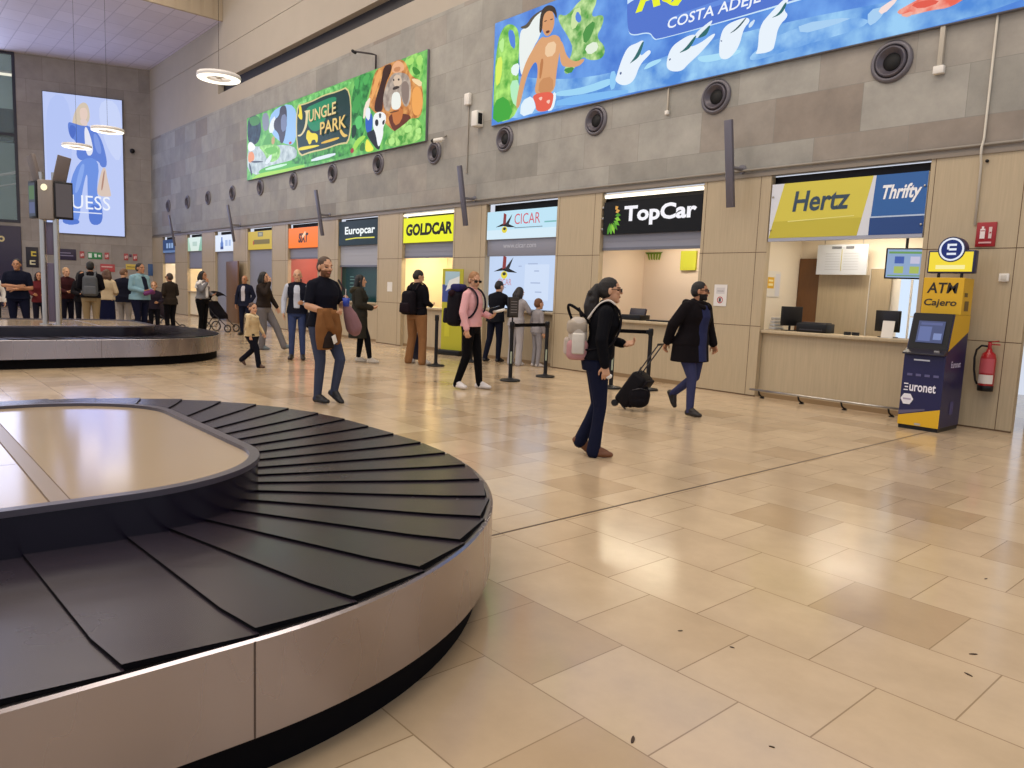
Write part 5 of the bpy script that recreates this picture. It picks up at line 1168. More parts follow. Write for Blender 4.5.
LEGS = {  # knee, ankle, toe direction for right (+x) side; mirrored for the left
    'stand': dict(knee=(.095, .02, .50), ankle=(.105, -.02, .09), toe=(.15, 1, 0)),
    'front': dict(knee=(.09, .20, .52), ankle=(.085, .32, .11), toe=(0.05, 1, .22)),
    'front_flat': dict(knee=(.09, .16, .51), ankle=(.09, .22, .09), toe=(0.08, 1, 0)),
    'back': dict(knee=(.085, -.02, .49), ankle=(.085, -.33, .21), toe=(0, .75, -.72)),
    'back_kick': dict(knee=(.085, .0, .50), ankle=(.085, -.36, .30), toe=(0, .45, -.9)),
    'mid': dict(knee=(.09, .04, .50), ankle=(.09, .0, .09), toe=(0.05, 1, 0)),
    'pass': dict(knee=(.09, .16, .55), ankle=(.09, -.08, .22), toe=(0, .85, -.5)),
}
ARMS = {  # elbow, wrist, finger direction, palm normal
    'down': ((.245, -.02, 1.15), (.25, .05, .91), (0, .15, -1), (-1, 0, 0)),
    'swing_f': ((.235, .06, 1.16), (.22, .22, .96), (0, .45, -.9), (-1, 0, 0)),
    'swing_b': ((.24, -.14, 1.18), (.25, -.18, .93), (0, .0, -1), (-1, 0, 0)),
    'pull': ((.25, -.16, 1.18), (.24, -.32, .97), (0, -.4, -.9), (0, 1, 0)),
    'hold': ((.225, -.01, 1.16), (.13, .23, 1.10), (-.35, .9, .1), (-.6, -.1, .8)),
    'hold_hi': ((.225, .06, 1.17), (.10, .25, 1.26), (-.55, .5, .45), (-.7, -.5, .2)),
    'fold': ((.235, .03, 1.17), (-.03, .20, 1.16), (-1, .1, .05), (0, -1, 0)),
    'face': ((.22, .16, 1.26), (.07, .17, 1.50), (-.25, -.05, 1), (-.4, -.8, 0)),
    'counter': ((.23, .12, 1.22), (.15, .33, 1.14), (-.1, 1, -.1), (0, 0, -1)),
    'pocket': ((.25, -.05, 1.15), (.2, .07, .95), (-.3, .2, -1), (-1, 0, 0)),
}
def hand(m, w, d, pn, mi=0, curl=0.5, sgn=1, k=1.0):
    d = Vector(d).normalized(); pn = Vector(pn); pn = (pn - d * pn.dot(d)).normalized(); s = d.cross(pn).normalized() * sgn
    w = Vector(w)
    for o in (-0.024, 0, 0.024): m.cap(w + s * o * 0.7 * k, w + (d * 0.085 + s * o) * k, 0.016 * k, 0.014 * k, 8, mi)
    for j, (o, l, c) in enumerate(((-0.030, 0.058, 1.15), (-0.011, 0.070, 1.0), (0.010, 0.075, 0.95), (0.031, 0.066, 0.9))):
        b = w + (d * 0.085 + s * o * 1.08) * k; a = curl * c
        d1 = (d * cos(a * 0.6) + pn * sin(a * 0.6) + s * o * 2.5).normalized(); d2 = d * cos(a * 1.5) + pn * sin(a * 1.5)
        p1 = b + d1 * l * 0.52 * k; m.cap(b, p1, 0.0095 * k, 0.009 * k, 8, mi); m.cap(p1, p1 + d2 * l * 0.5 * k, 0.009 * k, 0.0075 * k, 8, mi)
    b = w + (d * 0.025 + s * 0.028) * k; p1 = b + (d * 0.030 + s * 0.030 + pn * 0.012) * k
    m.cap(b, p1, 0.0135 * k, 0.011 * k, 8, mi); m.cap(p1, p1 + (d * 0.030 + s * 0.006 + pn * 0.014) * k, 0.011 * k, 0.008 * k, 8, mi)

def person(loc, heading, h, label, skin='fair', hair=('#1d1512', 'short'), arms=('down', 'down'), legs=('stand', 'stand'), lean=(0, 0), look=(0, 0),
           top=('#20222c', 'long', .93), bottom=('#23283c', 'trousers'), shoes='#18161a', inner=None, beard=None, glasses=None, build=1.0, belly=0.0, fem=False, head_k=1.0,
           flare=0.0, voxel=0.010, hood=None, coat_len=None, group=None, curl=0.5, drop=0.0, collar=None):
    sc = h / (1.75 + (head_k - 1) * 0.2)
    e = empty('person', (loc[0], loc[1], drop), label, 'person', radians(heading - 90), group, sc)
    lx, ly = lean; hx = build * (0.96 if fem else 1.04)
    def L_(z): return max(0.0, min(1.2, (z - 0.95) / 0.5))
    def off(p): k = L_(p[2]); return Vector((p[0] + lx * k, p[1] + ly * k, p[2] - 0.25 * ly * k * (1 if ly > 0 else 0)))
    hipw = 1.06 if fem else 1.0
    rings = [(.84, .150 * hipw, .105, -.012), (.93, .166 * hipw, .118, -.015), (1.0, .158 * hipw, .11, -.005 + belly * .3), (1.08, .138 if not fem else .128, .096 + belly * .6, belly * .5), (1.18, .144 if not fem else .13, .102 + belly * .5, .006 + belly * .4),
             (1.29, .165 if not fem else .148, .118 + (.012 if fem else 0), .008 + (.008 if fem else 0)), (1.38, .172 if not fem else .152, .104, -.004), (1.44, .13, .08, -.012), (1.49, .064, .06, -.008)]
    def torso(m, pad, z0=0.0, z1=9, mi=0, ease=0.0):
        R_ = []; src = [r for r in rings if z0 <= r[0] <= z1]
        for a, b in zip(rings, rings[1:]):
            if a[0] < z0 < b[0]: t = (z0 - a[0]) / (b[0] - a[0]); src = [tuple(a[k] + t * (b[k] - a[k]) for k in range(4))] + src
        for z, rx, ry, cy in src:
            if True:
                x_ = ease * max(0, 1.2 - z) + (.014 * max(0, min(1, (1.17 - z) / .1)) if pad else 0); p = off((0, cy, z)); R_.append(((p.x, p.y, p.z), rx * hx + pad + x_, ry * (0.5 + 0.5 * build) + pad + x_))
        m.loft(R_, mi, e=2.3)
        return R_
    sh = [off((.168 * (.3 + .7 * hx) * (1 if not fem else .92) * s, -.008, 1.40)) for s in (1, -1)]
    A = []
    for i, s in enumerate((1, -1)):
        a = ARMS[arms[i]] if isinstance(arms[i], str) else arms[i]
        el, wr = side(a[0], s), side(a[1], s)
        el.x *= (0.55 + 0.45 * hx); el = off(el) if el.z > 1.0 else el; wr = off(wr)
        A.append((sh[i], el, wr, side(a[2], s), side(a[3], s)))
    G = []
    for i, s in enumerate((1, -1)):
        g = LEGS[legs[i]] if isinstance(legs[i], str) else legs[i]
        G.append((V(.088 * hipw * hx * s, -.005, .90), side(g['knee'], s), side(g['ankle'], s), side(g['toe'], s).normalized()))
    # head frame
    hc = off((0, .022, 1.625)); hc.z += (head_k - 1) * 0.10; HR = Matrix.Rotation(radians(look[0]), 3, 'Z') @ Matrix.Rotation(radians(look[1]), 3, 'X')
    HK = Matrix.Translation(hc) @ HR.to_4x4() @ Matrix.Scale(head_k, 4)
    HKi = HK.inverted()
    m = MB()
    torso(m, 0); nk = off((0, -.008, 1.46))
    m.cap(nk, hc + HR @ V(0, -.022, -.055), .056 if not fem else .047, .053 if not fem else .045)
    m.ell((0, -.012, .022), (.076, .097, .094), M=HK); m.ell((0, .022, -.045), (.06 if not fem else .056, .07, .078), M=HK); m.ell((0, .066, -.1), (.03, .026, .024), M=HK)
    m.cap((-.032, .078, .022), (.032, .078, .022), .014, M=HK); m.cap((0, .088, .012), (0, .106, -.024), .009, .014, M=HK); m.ell((0, .086, -.062), (.024, .014, .012), M=HK)
    for s in (1, -1):
        m.ell((.078 * s, -.012, -.014), (.011, .02, .032), M=HK); m.ell((.036 * s, .066, -.022), (.022, .018, .018), M=HK)
    for i, (s_, el, wr, hd, pn) in enumerate(A):
        q = off((.06 * (1, -1)[i], -.008, 1.44)); m.cap(q, s_, .045, .05 * (.5 + .5 * hx) * .97)
        m.cap(s_, el, .05 * (.5 + .5 * hx) * .97, .04); m.cap(el, el.lerp(wr, .35), .041, .043); m.cap(el.lerp(wr, .35), wr, .042, .027)
        hand(m, wr, hd, pn, 0, curl, (-1, 1)[i] if True else 1)
    for hp, kn, an, td in G:
        m.cap(hp, kn, .088 * hx, .056); m.cap(kn, kn.lerp(an, .35), .056, .054); m.cap(kn.lerp(an, .35), an, .054, .036); up = V(0, 0, 1); up = (up - td * up.dot(td)).normalized(); m.cap(an, an + td * .10 - up * .05, .03, .022)
    mats = [mat('skin', SKIN.get(skin, skin), 0.5, var=0.06, scale=12), mat('lips', '#9c5f52', 0.45), mat('eye', '#221c1c', 0.2), mat('beard', beard or hair[0], 0.9)]
    def paint(c):
        if (c - hc).length > 0.2 * head_k: return 0
        p = HKi @ c
        if p.y > .05:
            if abs(abs(p.x) - .033) < .014 and abs(p.z + .001) < .0065: return 2
            if abs(abs(p.x) - .034) < .018 and abs(p.z - .024) < .005: return 3
            if abs(p.x) < .022 and abs(p.z + .064) < .007: return 1
        if beard and p.z < -.04 and p.y > -.005 and not (abs(p.x) < .02 and abs(p.z + .064) < .008) and p.z > -.14: return 3
        return 0
    fuse(m, 'body', mats, e, voxel * 0.72, 2, paint)
    # clothes
    tc, sl, hem = top
    if sl:
        m = MB(); pad = .014 if sl != 'coat' else .026
        hemz = hem
        torso(m, pad, ease=.05 if sl == 'coat' else .0, z0=max(.92, hem), z1=1.495)
        if hem < .92:
            b0 = off((0, -.015, 1.0)); dk = .5 + .5 * build; ez = .014 if sl == 'coat' else .014; m.loft([((0, -.012, hem), .185 * hx * hipw + pad, .14 * dk + pad + ez + belly * .3), ((0, -.012, .9), .17 * hx * hipw + pad + ez, .122 * dk + pad + ez + belly * .4), ((b0.x, b0.y, 1.02), .156 * hx + pad + ez, .11 * dk + pad + ez + belly * .5)], 0, e=2.3)
        for i, (s_, el, wr, hd, pn) in enumerate(A):
            q = off((.06 * (1, -1)[i], -.008, 1.445)); m.cap(q, s_, .048 + pad * .8, .054 * (.5 + .5 * hx) + pad * .7)
            if sl == 'short': m.cap(s_, s_.lerp(el, .72), .054 * (.5 + .5 * hx) + pad * .7, .054 + pad * .5)
            elif sl == 'vest': pass
            else:
                m.cap(s_, el, .053 * (.5 + .5 * hx) + pad * .8, .046 + pad); m.cap(el, el.lerp(wr, .97), .046 + pad, .032 + pad)
        m.cap(off((0, -.012, 1.45)), off((0, -.012, 1.478)), .06 + pad * .3)
        if sl == 'coat': m.cap(off((-.05, -.03, 1.47)), off((.05, -.03, 1.47)), .06)
        fuse(m, 'coat' if sl == 'coat' else 'vest' if sl == 'vest' else 'top', cloth(tc), e, voxel, 4)
    if sl == 'vest' or collar:
        pass
    if sl == 'vest':
        m = MB()
        for i, (s_, el, wr, hd, pn) in enumerate(A):
            m.cap(s_, el, .058 * hx + .008, .055); m.cap(el, el.lerp(wr, .97), .055, .042)
        fuse(m, 'shirt_sleeves', cloth(inner or '#c8ccd4'), e, voxel, 3)
    if inner:
        m = MB(); R_ = []
        for z, rx, ry, cy in rings:
            if 0.95 <= z <= 1.47:
                p = off((0, cy, z)); o_ = ry * (.5 + .5 * build) + pad + (.05 * max(0, 1.2 - z) if sl == 'coat' else 0); x_ = .014 * max(0, min(1, (1.17 - z) / .1)); R_.append(((p.x, p.y + .05, p.z), (.085 if z < 1.4 else .055) * hx * (1.25 if sl == 'coat' else 1), o_ + x_ - .036))
        if sl == 'coat' and hem < .9: R_ = [((0, .038, hem + .01), .105 * hx, .14 * dk + pad + .014 - .03), ((0, .038, .9), .105 * hx, .122 * dk + pad + .014 - .03)] + R_
        m.loft(R_, 0, e=2.2); fuse(m, 'shirt', cloth(inner), e, voxel, 3)
    if hood:
        m = MB(); p = off((0, -.05, 1.44))
        for s in (-1, 1): m.chain([p + V(0, -.07 * hx, -.02), p + V(.08 * s * hx, -.045, .02), p + V(.105 * s * hx, .045, .02), p + V(.06 * s, .13 * hx, -.03)], (.065, .055, .042, .032))
        fuse(m, 'hood', cloth(hood), e, voxel, 4)
    bc, bt = bottom; dk = .5 + .5 * build
    m = MB(); pad = .012
    if bt == 'skirt':
        m.loft([((0, -.01, .18), .2, .16), ((0, -.01, .6), .19, .15), ((0, -.012, .93), .172 * hx * hipw, .13), ((0, -.01, 1.04), .15 * hx, .11)], 0)
    else:
        m.loft([((0, -.012, .84), .15 * hx * hipw + pad, .11 * dk + pad), ((0, -.015, .93), .168 * hx * hipw + pad * .7, .124 * dk + pad * .8 + belly * .2), ((0, -.008, 1.01), .158 * hx + pad * .7, .113 * dk + pad * .7 + belly * .4), (tuple(off((0, 0, 1.07))), .145 * hx + pad * .5, .1 * dk + pad * .5 + belly * .5)], 0)
        for hp, kn, an, td in G:
            w = {'trousers': (.062, .05), 'jeans': (.058, .046), 'wide': (.075, .075), 'slim': (.06, .043)}[bt]
            fl = w[1] + flare; a2 = an + (an - kn).normalized() * (.035 if bt != 'slim' else .0)
            m.cap(hp, kn, .094 * hx + (.014 if bt == 'wide' else 0), w[0] + .006); m.cap(kn, kn.lerp(a2, .4), w[0] + .006, w[0]); m.cap(kn.lerp(a2, .4), a2, w[0], fl)
    fuse(m, 'skirt' if bt == 'skirt' else 'trousers', cloth(bc), e, voxel, 3)
    for hp, kn, an, td in G:
        m = MB(); up = V(0, 0, 1); up = (up - td * up.dot(td)).normalized(); sd = td.cross(up)
        heel = an - up * .045 - td * .03; ball = an + td * .115 - up * .052; toe = an + td * .165 - up * .056
        m.cap(an, heel, .04, .04)
        for o in (-.014, .014): m.cap(heel + sd * o * .5, ball + sd * o, .034, .034); m.cap(ball + sd * o, toe + sd * o * .6, .033, .026)
        m.cap(an + up * .0, ball + up * .012, .046, .034)
        fuse(m, 'shoe', mat('shoe_leather', shoes, 0.55), e, max(.007, voxel * .8), 2)
    # hair
    hcol, style = hair
    if style != 'bald':
        m = MB()
        if style == 'rim':
            for s in (-1, 1): m.chain([(.074 * s, .0, -.01), (.072 * s, -.05, -.02), (.03 * s, -.1, -.03)], (.012, .02, .02), M=HK)
        else:
            m.ell((0, -.022, .036), (.081, .098, .088), M=HK); m.ell((0, -.045, -.005), (.082, .08, .085), M=HK)
        if style in ('long', 'longback'):
            for s in (-1, 0, 1): m.chain([(.055 * s, -.06, .03), (.07 * s, -.085, -.1), (.075 * s, -.095, -.22), (.06 * s, -.09, -.33)], (.05, .05, .048, .03), M=HK)
            for s in (-1, 1): m.chain([(.066 * s, .01, .05), (.078 * s, .005, -.06), (.088 * s, .01, -.17)], (.024, .026, .03), M=HK)
        if style == 'bob':
            for s in (-1, 0, 1): m.chain([(.05 * s, -.05, .03), (.07 * s, -.075, -.08), (.07 * s, -.07, -.15)], (.05, .055, .045), M=HK)
            for s in (-1, 1): m.chain([(.066 * s, .01, .05), (.082 * s, .0, -.06), (.085 * s, .0, -.12)], (.022, .028, .03), M=HK)
        if style == 'ponytail':
            m.cap((0, -.11, .03), (0, -.13, .02), .03, M=HK)
            rr = random.Random(3)
            m.chain([(0, -.13, .02), (0, -.165, -.06), (0, -.175, -.16), (0.0, -.165, -.27), (0, -.14, -.36)], (.04, .062, .075, .07, .03), M=HK)
            for k in range(16):
                t = rr.random(); m.ell((rr.uniform(-.06, .06), -.165 + rr.uniform(-.06, .05), -.03 - .3 * t), (.025, .025, .03), M=HK)
        fuse(m, 'hair', mat('hair', hcol, 0.6, var=0.3, scale=40, bump=0.6, bscale=60, stretch=(3, 3, 1)), e, voxel * .8, 2)
    if glasses:
        m = MB()
        for s in (-1, 1):
            m.rbox((.034 * s, .100, -.001), (.027, .005, .018), .004, 2, m=0, M=HK); m.cap((.06 * s, .098, .006), (.08 * s, .0, .006), .003, n=6, m=1, M=HK)
        m.cap((-.01, .104, .004), (.01, .104, .004), .003, n=6, m=1, M=HK)
        m.build('glasses', [mat('dark_lens', glasses, 0.1), BLACK], e)
    e['_'] = 0; del e['_']
    F = Matrix.Translation((loc[0], loc[1], drop)) @ Matrix.Rotation(radians(heading - 90), 4, 'Z') @ Matrix.Scale(sc, 4)
    return e, F, A, off
def carried(name, F, base, label, cat, rot=(0, 0, 0), group=None):
    """a separate thing that a person wears or holds, placed in that person's frame"""
    e = bpy.data.objects.new(name, None); COL.objects.link(e); e.empty_display_size = .1
    from mathutils import Euler
    e.matrix_world = F @ Matrix.Translation(base) @ Euler(rot).to_matrix().to_4x4()
    return tag(e, label, cat, group)
def backpack(F, off, label, c1, c2=None, size=(.155, .085, .24), z=1.2, handle=None, y=-.2, straps=True, strap_c=None):
    c2 = c2 or c1; p = off((0, y, z)); e = carried('backpack', F, p, label, 'backpack')
    m = MB(); m.rbox((0, 0, 0), size, min(size) * .75, 5, taper=.86); m.build('bag_body', cloth(c1, .7), e)
    m = MB(); m.rbox((0, -size[1], -size[2] * .42), (size[0] * .8, .035, size[2] * .42), .03, 4, taper=.9); m.build('front_pocket', cloth(c2, .7), e)
    m = MB(); m.tube([(-.05, size[1] * .3, size[2] * .95), (-.045, size[1] * .1, size[2] + .055), (0, 0, size[2] + .08), (.045, size[1] * .1, size[2] + .055), (.05, size[1] * .3, size[2] * .95)], .011, 8); m.build('top_handle', cloth(handle or '#141318', .7), e)
    if straps:
        for s in (-1, 1):
            P = [(.085 * s, -.13, 1.38), (.10 * s, -.07, 1.485), (.108 * s, 0, 1.51), (.112 * s, .085, 1.46), (.118 * s, .142, 1.36), (.135 * s, .142, 1.22), (.17 * s, .07, 1.09), (.165 * s, -.06, 1.05), (.12 * s, -.14, 1.04)]
            m = MB(); m.tube(m.spline([off(q) - p for q in P]), .026, 10, flat=.4); m.build('shoulder_strap', cloth(strap_c or c2, .7), e)
    return e
# ------------------------------------------------------------------ the travellers
# man with the brown jacket over his arm
e, F, A, off = person((-8.56, 4.37), 20, 1.83, 'bearded man in a dark polo shirt and jeans carrying a brown jacket', 'fair', ('#4a3526', 'short'), beard='#6a452c',
    arms=(((.25, .0, 1.16), (.12, .22, 1.08), (-.5, .8, .05), (-.5, -.2, .8)), ((.24, .06, 1.17), (.09, .26, 1.22), (-.5, .7, .3), (-.7, -.6, .2))), legs=('mid', dict(knee=(.09, .19, .53), ankle=(.09, .10, .14), toe=(0, .9, -.45))), look=(-14, -4),
    top=('#14151f', 'short', .92), bottom=('#3c4256', 'jeans'), shoes='#121115', voxel=.008, build=1.08, curl=.9)
b = carried('jacket', F, (.17, .16, .78), 'brown jacket draped over the forearm of the bearded man', 'jacket')
m = MB(); m.loft([((.0, .02, -.12), .10, .06), ((.01, .03, 0), .125, .075), ((.0, .03, .14), .14, .085), ((-.02, .03, .28), .13, .085), ((-.02, .0, .36), .10, .075)], e=2.2)
m.chain([(-.08, .1, .3), (-.10, .12, .12), (-.12, .10, -.02)], (.05, .06, .045)); m.chain([(.06, .1, .32), (.02, .13, .16), (-.05, .13, .08)], (.045, .05, .04))
fuse(m, 'jacket_body', cloth('#7a5230', .8), b, .009, 3)
m = MB(); m.loft([((0.0, .07, -.1), .085, .055), ((.0, .08, .02), .09, .058), ((-.02, .1, .1), .07, .04)]); fuse(m, 'dark_lining', cloth('#2a211e', .7), b, .009, 2)
m = MB(); m.rbox((-.02, .155, .0), (.032, .004, .05), .003, 2, M=Matrix.Rotation(.4, 4, 'Y')); m.build('paper_label', WPL, b)
b = carried('shoulder_bag', F, (-.22, .2, .98), 'dusty pink soft bag tucked under the arm of the bearded man', 'bag')
m = MB(); m.chain([(.03, .0, .16), (-.01, .02, .06), (-.06, .03, -.06), (-.08, .03, -.1)], (.055, .085, .10, .075)); fuse(m, 'bag_body', cloth('#8d6a6e', .85), b, .01, 4)
m = MB(); m.tube(m.spline([(.05, .02, .2), (.1, .04, .34), (.14, .0, .44), (.15, -.04, .5)]), .012, 8, flat=.4); m.build('strap', cloth('#3a3338'), b)
b = carried('paper_cup', F, (.0, .35, 1.17), 'blue cup with a white straw in the hand of the bearded man', 'cup')
m = MB(); m.lathe([(0, 0), (.034, 0), (.044, .1), (0, .1)]); m.build('cup', mat('blue_cup', '#1f3a9c', .4), b); m = MB(); m.cap((.01, 0, .1), (.02, .01, .2), .004, n=6); m.build('straw', WPL, b)

# woman with the light backpack
e, F, A, off = person((-4.56, 5.06), 47, 1.66, 'woman in black top and navy jeans with dark curly ponytail and pale backpack', 'fair', ('#17100e', 'ponytail'),
    arms=('down', 'hold'), legs=('mid', dict(knee=(.085, .03, .50), ankle=(.085, -.11, .15), toe=(0, .8, -.55))), lean=(0, .055), top=('#0e0e13', 'long', .95), bottom=('#171b30', 'jeans'), shoes='#6e4326', fem=True, glasses='#2c2a2c', voxel=.008, flare=.022, build=1.2, look=(0, 0), curl=.8)
b = backpack(F, off, 'white and pink backpack on the back of the woman with curly ponytail', '#bdb2a6', '#b7a89c', (.15, .095, .2), 1.15, '#1a171a', -.225, strap_c='#17151a')
for s in (-1, 1):
    m = MB(); q0 = off((0, -.225, 1.15)); m.tube(m.spline([off(q) - q0 for q in ((.08 * s, -.16, 1.34), (.095 * s, -.085, 1.475), (.105 * s, 0, 1.525), (.112 * s, .07, 1.485))]), .03, 10, flat=.4); m.build('strap_pad', cloth('#cfc6bc', .7), b)
m = MB(); m.rbox((0, -.005, -.11), (.155, .105, .10), .06, 4); m.build('pink_base', cloth('#b98a8a', .7), b)
m = MB(); m.rbox((0, -.012, .10), (.135, .095, .07), .05, 4); m.build('top_flap', cloth('#a99c8c', .7), b)
for s in (-1, 1):
    m = MB(); m.rbox((.155 * s, 0, -.05), (.02, .06, .1), .018, 3); m.build('side_pocket', cloth('#cfc8bc', .7), b)
m = MB(); m.tube(m.spline([(-.06, -.06, .17), (-.05, -.10, .27), (0, -.09, .31), (.03, 0, .26), (.04, .06, .2)]), .014, 8); m.build('tall_handle', cloth('#17151a'), b)
b = carried('tissue', F, (.235, .09, .80), 'crumpled white tissue held in the hand of the woman with the pale backpack', 'tissue')
m = MB(); m.ell((0, 0, 0), (.02, .025, .02)); m.ell((.012, .015, .01), (.014, .018, .022)); fuse(m, 'paper', WPL, b, .006, 1)

# man with the rolling suitcase
e, F, A, off = person((-5.62, 8.0), 2, 1.73, 'bearded man in a dark open parka pulling a black suitcase', 'tan', ('#14100f', 'short'), beard='#17110f', glasses='#1a1618',
    lean=(0, .05), arms=(((.27, -.10, 1.18), (.28, -.18, .95), (.05, -.35, -.9), (0, 1, .2)), ((.29, .0, 1.16), (.36, .10, .93), (.15, .3, -.9), (-1, 0, 0))), legs=(dict(knee=(.09, .10, .5), ankle=(.09, .10, .09), toe=(.1, 1, 0)), dict(knee=(.09, .03, .50), ankle=(.11, -.30, .24), toe=(0, .5, -.87))), top=('#151114', 'coat', .70), bottom=('#3a3d5e', 'jeans'), shoes='#1c1614', inner='#2c3154', hood='#151114', voxel=.008, build=1.38, curl=.9, look=(28, 0))
hp = F @ (A[0][2] + Vector((0, -.04, -.08)))
b = empty('suitcase', (-6.34, 7.57, 0), 'black wheeled suitcase tilted on its wheels behind the man in the parka', 'suitcase')
dv = (hp - Vector((-6.34, 7.57, .06))); L = dv.length; q = dv.to_track_quat('Z', 'Y'); b.rotation_euler = q.to_euler(); b.location = (-6.34, 7.57, .06)
m = MB(); m.rbox((0, 0, .27), (.16, .11, .24), .05, 4); m.build('shell', cloth('#141216', .6), b)
m = MB(); m.rbox((0, -.12, .22), (.13, .025, .15), .02, 3); m.rbox((0, -.115, .44), (.13, .02, .06), .015, 3); m.build('front_pocket', cloth('#1a171c', .6), b)
for s in (-1, 1):
    m = MB(); m.cyl((.13 * s - .02, .06, 0.0), (.13 * s + .02, .06, 0.0), .045); m.build('wheel', BLACK, b)
    m = MB(); m.cap((.08 * s, .06, .5), (.08 * s, .06, L), .009); m.build('pull_rod', mat('dark_metal', '#4a484c', .3, .8), b)
m = MB(); m.cap((-.08, .06, L), (.08, .06, L), .016); m.build('grip', BLACK, b)
m = MB(); m.cap((-.13, .08, .06), (-.13, -.1, .03), .012); m.cap((.13, .08, .06), (.13, -.1, .03), .012); m.build('stand_foot', BLACK, b)
b = empty('handbag', (-6.08, 7.58, .02), 'small black round bag hanging from the suitcase handle', 'bag', radians(48))
m = MB(); m.ell((0, 0, .2), (.15, .10, .17)); m.ell((0, 0, .13), (.14, .1, .1)); fuse(m, 'bag_body', cloth('#131116', .6), b, .01, 3)
m = MB(); m.tube([(-.08, 0, .3), (-.05, 0, .44), (.0, 0, .56), (.03, 0, .44), (.07, 0, .3)], .012, 8); m.build('strap', BLACK, b)
m = MB(); m.tube([(-.1, -.07, .27), (0, -.105, .3), (.1, -.07, .27)], .006, 6); m.build('zipper', mat('dark_metal', '#4a484c', .3, .8), b)

# man in pink
e, F, A, off = person((-8.80, 6.92), 24, 1.77, 'man in a pink sweater and black trousers wearing a large dark backpack', 'fair', ('#9c7048', 'short'), glasses='#121014',
    arms=('down', 'hold'), legs=(dict(knee=(.10, -.02, .50), ankle=(.11, -.16, .10), toe=(.2, 1, 0)), dict(knee=(.12, .05, .50), ankle=(.15, .08, .09), toe=(.2, 1, 0))), look=(-30, -14), top=('#dca6a8', 'long', .94), bottom=('#0c0b0f', 'trousers'), shoes='#d8d2d0', voxel=.008, curl=.9)
b = backpack(F, off, 'large dark backpack worn by the man in the pink sweater', '#17141a', '#221d28', (.17, .14, .27), 1.2, y=-.26)
m = MB(); m.rbox((.0, .02, .3), (.13, .09, .06), .05, 4); m.build('strapped_jacket', cloth('#2c2a58'), b)
m = MB(); m.cap((-.16, -.02, .26), (.15, -.02, .22), .05); m.build('rolled_cloth', cloth('#2a1a20'), b)
b = carried('paper_sheets', F, (-.06, .36, 1.17), 'rolled white papers held by the man in the pink sweater', 'papers', (0, 0, 0))
m = MB(); m.tube([(-.03, -.04, 0), (.0, .06, .02), (.01, .14, .04)], .034, 12, flat=.6); m.build('paper_roll', WPL, b)
b = carried('mobile_phone', F, (-.07, .33, 1.235), 'dark phone held over the papers by the man in pink', 'phone', (.3, .1, .2))
m = MB(); m.rbox((0, 0, 0), (.038, .075, .005), .004, 2); m.build('case', BLACK, b); m = MB(); m.box(-.034, .034, -.07, .07, .005, .0058); m.build('screen', mat('phone_glass', '#20242c', .08), b)

# man in black seen from behind at the yellow sign
e, F, A, off = person((-12.31, 8.30), 100, 1.86, 'man in black top and tan trousers seen from behind, looking down at his phone', 'fair', ('#17120f', 'short'), arms=('hold', 'down'), legs=(dict(knee=(.14, .02, .5), ankle=(.18, -.02, .09), toe=(.15, 1, 0)), dict(knee=(.14, .02, .5), ankle=(.18, -.02, .09), toe=(.15, 1, 0))), look=(-25, -22),
    top=('#100f14', 'long', .92), bottom=('#8a6240', 'wide'), shoes='#cfc8c4', build=1.12, voxel=.009)
backpack(F, off, 'dark maroon and black backpack worn by the man in tan trousers', '#141016', '#1c1218', (.16, .1, .22), 1.14, y=-.22)
b = empty('suitcase', (-12.62, 8.52, 0), 'small navy suitcase standing between the feet of the man in tan trousers', 'suitcase', radians(22))
m = MB(); m.rbox((0, 0, .33), (.15, .10, .27), .03, 3); m.build('shell', mat('navy_shell', '#20243c', .4), b)
for s in (-1, 1):
    for t in (-1, 1):
        m = MB(); m.cyl((.11 * s - .012, .06 * t, .03), (.11 * s + .012, .06 * t, .03), .03, n=12); m.build('wheel', BLACK, b)
m = MB(); m.tube([(-.06, 0, .6), (-.055, 0, .64), (.055, 0, .64), (.06, 0, .6)], .01, 8); m.build('handle', BLACK, b)

# the two at the pale blue counter
e, F, A, off = person((-12.16, 10.2), 108, 1.75, 'person in a dark suit leaning on the counter beneath the pale blue sign', 'fair', ('#15110f', 'short'), arms=('counter', 'counter'), lean=(.02, .05), look=(-20, -12), legs=('stand', dict(knee=(.12, -.02, .5), ankle=(.16, -.12, .09), toe=(.1, 1, 0))),
    top=('#14151c', 'long', .86), bottom=('#171a2a', 'trousers'), shoes='#17151a', voxel=.01)
e, F, A, off = person((-11.42, 10.14), 105, 1.63, 'person in a grey top and light trousers at the counter beneath the pale blue sign', 'fair', ('#1c1513', 'bob'), arms=('counter', 'counter'), lean=(.0, .06), look=(-20, -12),
    top=('#9b9698', 'long', .88), bottom=('#a9a5a8', 'wide'), shoes='#c8c2c0', fem=True, voxel=.01)
# small brown haired child beside them
e, F, A, off = person((-11.06, 10.4), 80, 1.40, 'small person with brown hair close beside the person in the grey top', 'fair', ('#6b4428', 'short'), arms=('down', 'down'), top=('#8f8a8c', 'long', .9), bottom=('#8b888c', 'trousers'), shoes='#b8b2b0', head_k=1.2, voxel=.011)

# woman in the dark coat
e, F, A, off = person((-12.88, 7.33), 62, 1.72, 'woman with long black hair in a dark olive coat and black leggings', 'fair', ('#0e0b0c', 'longback'), arms=('hold', 'hold'), legs=('front_flat', 'mid'), top=('#2c2a24', 'coat', .5), bottom=('#101014', 'slim'), shoes='#b9b0a4', fem=True, build=1.2, voxel=.01, hood='#3c382c')
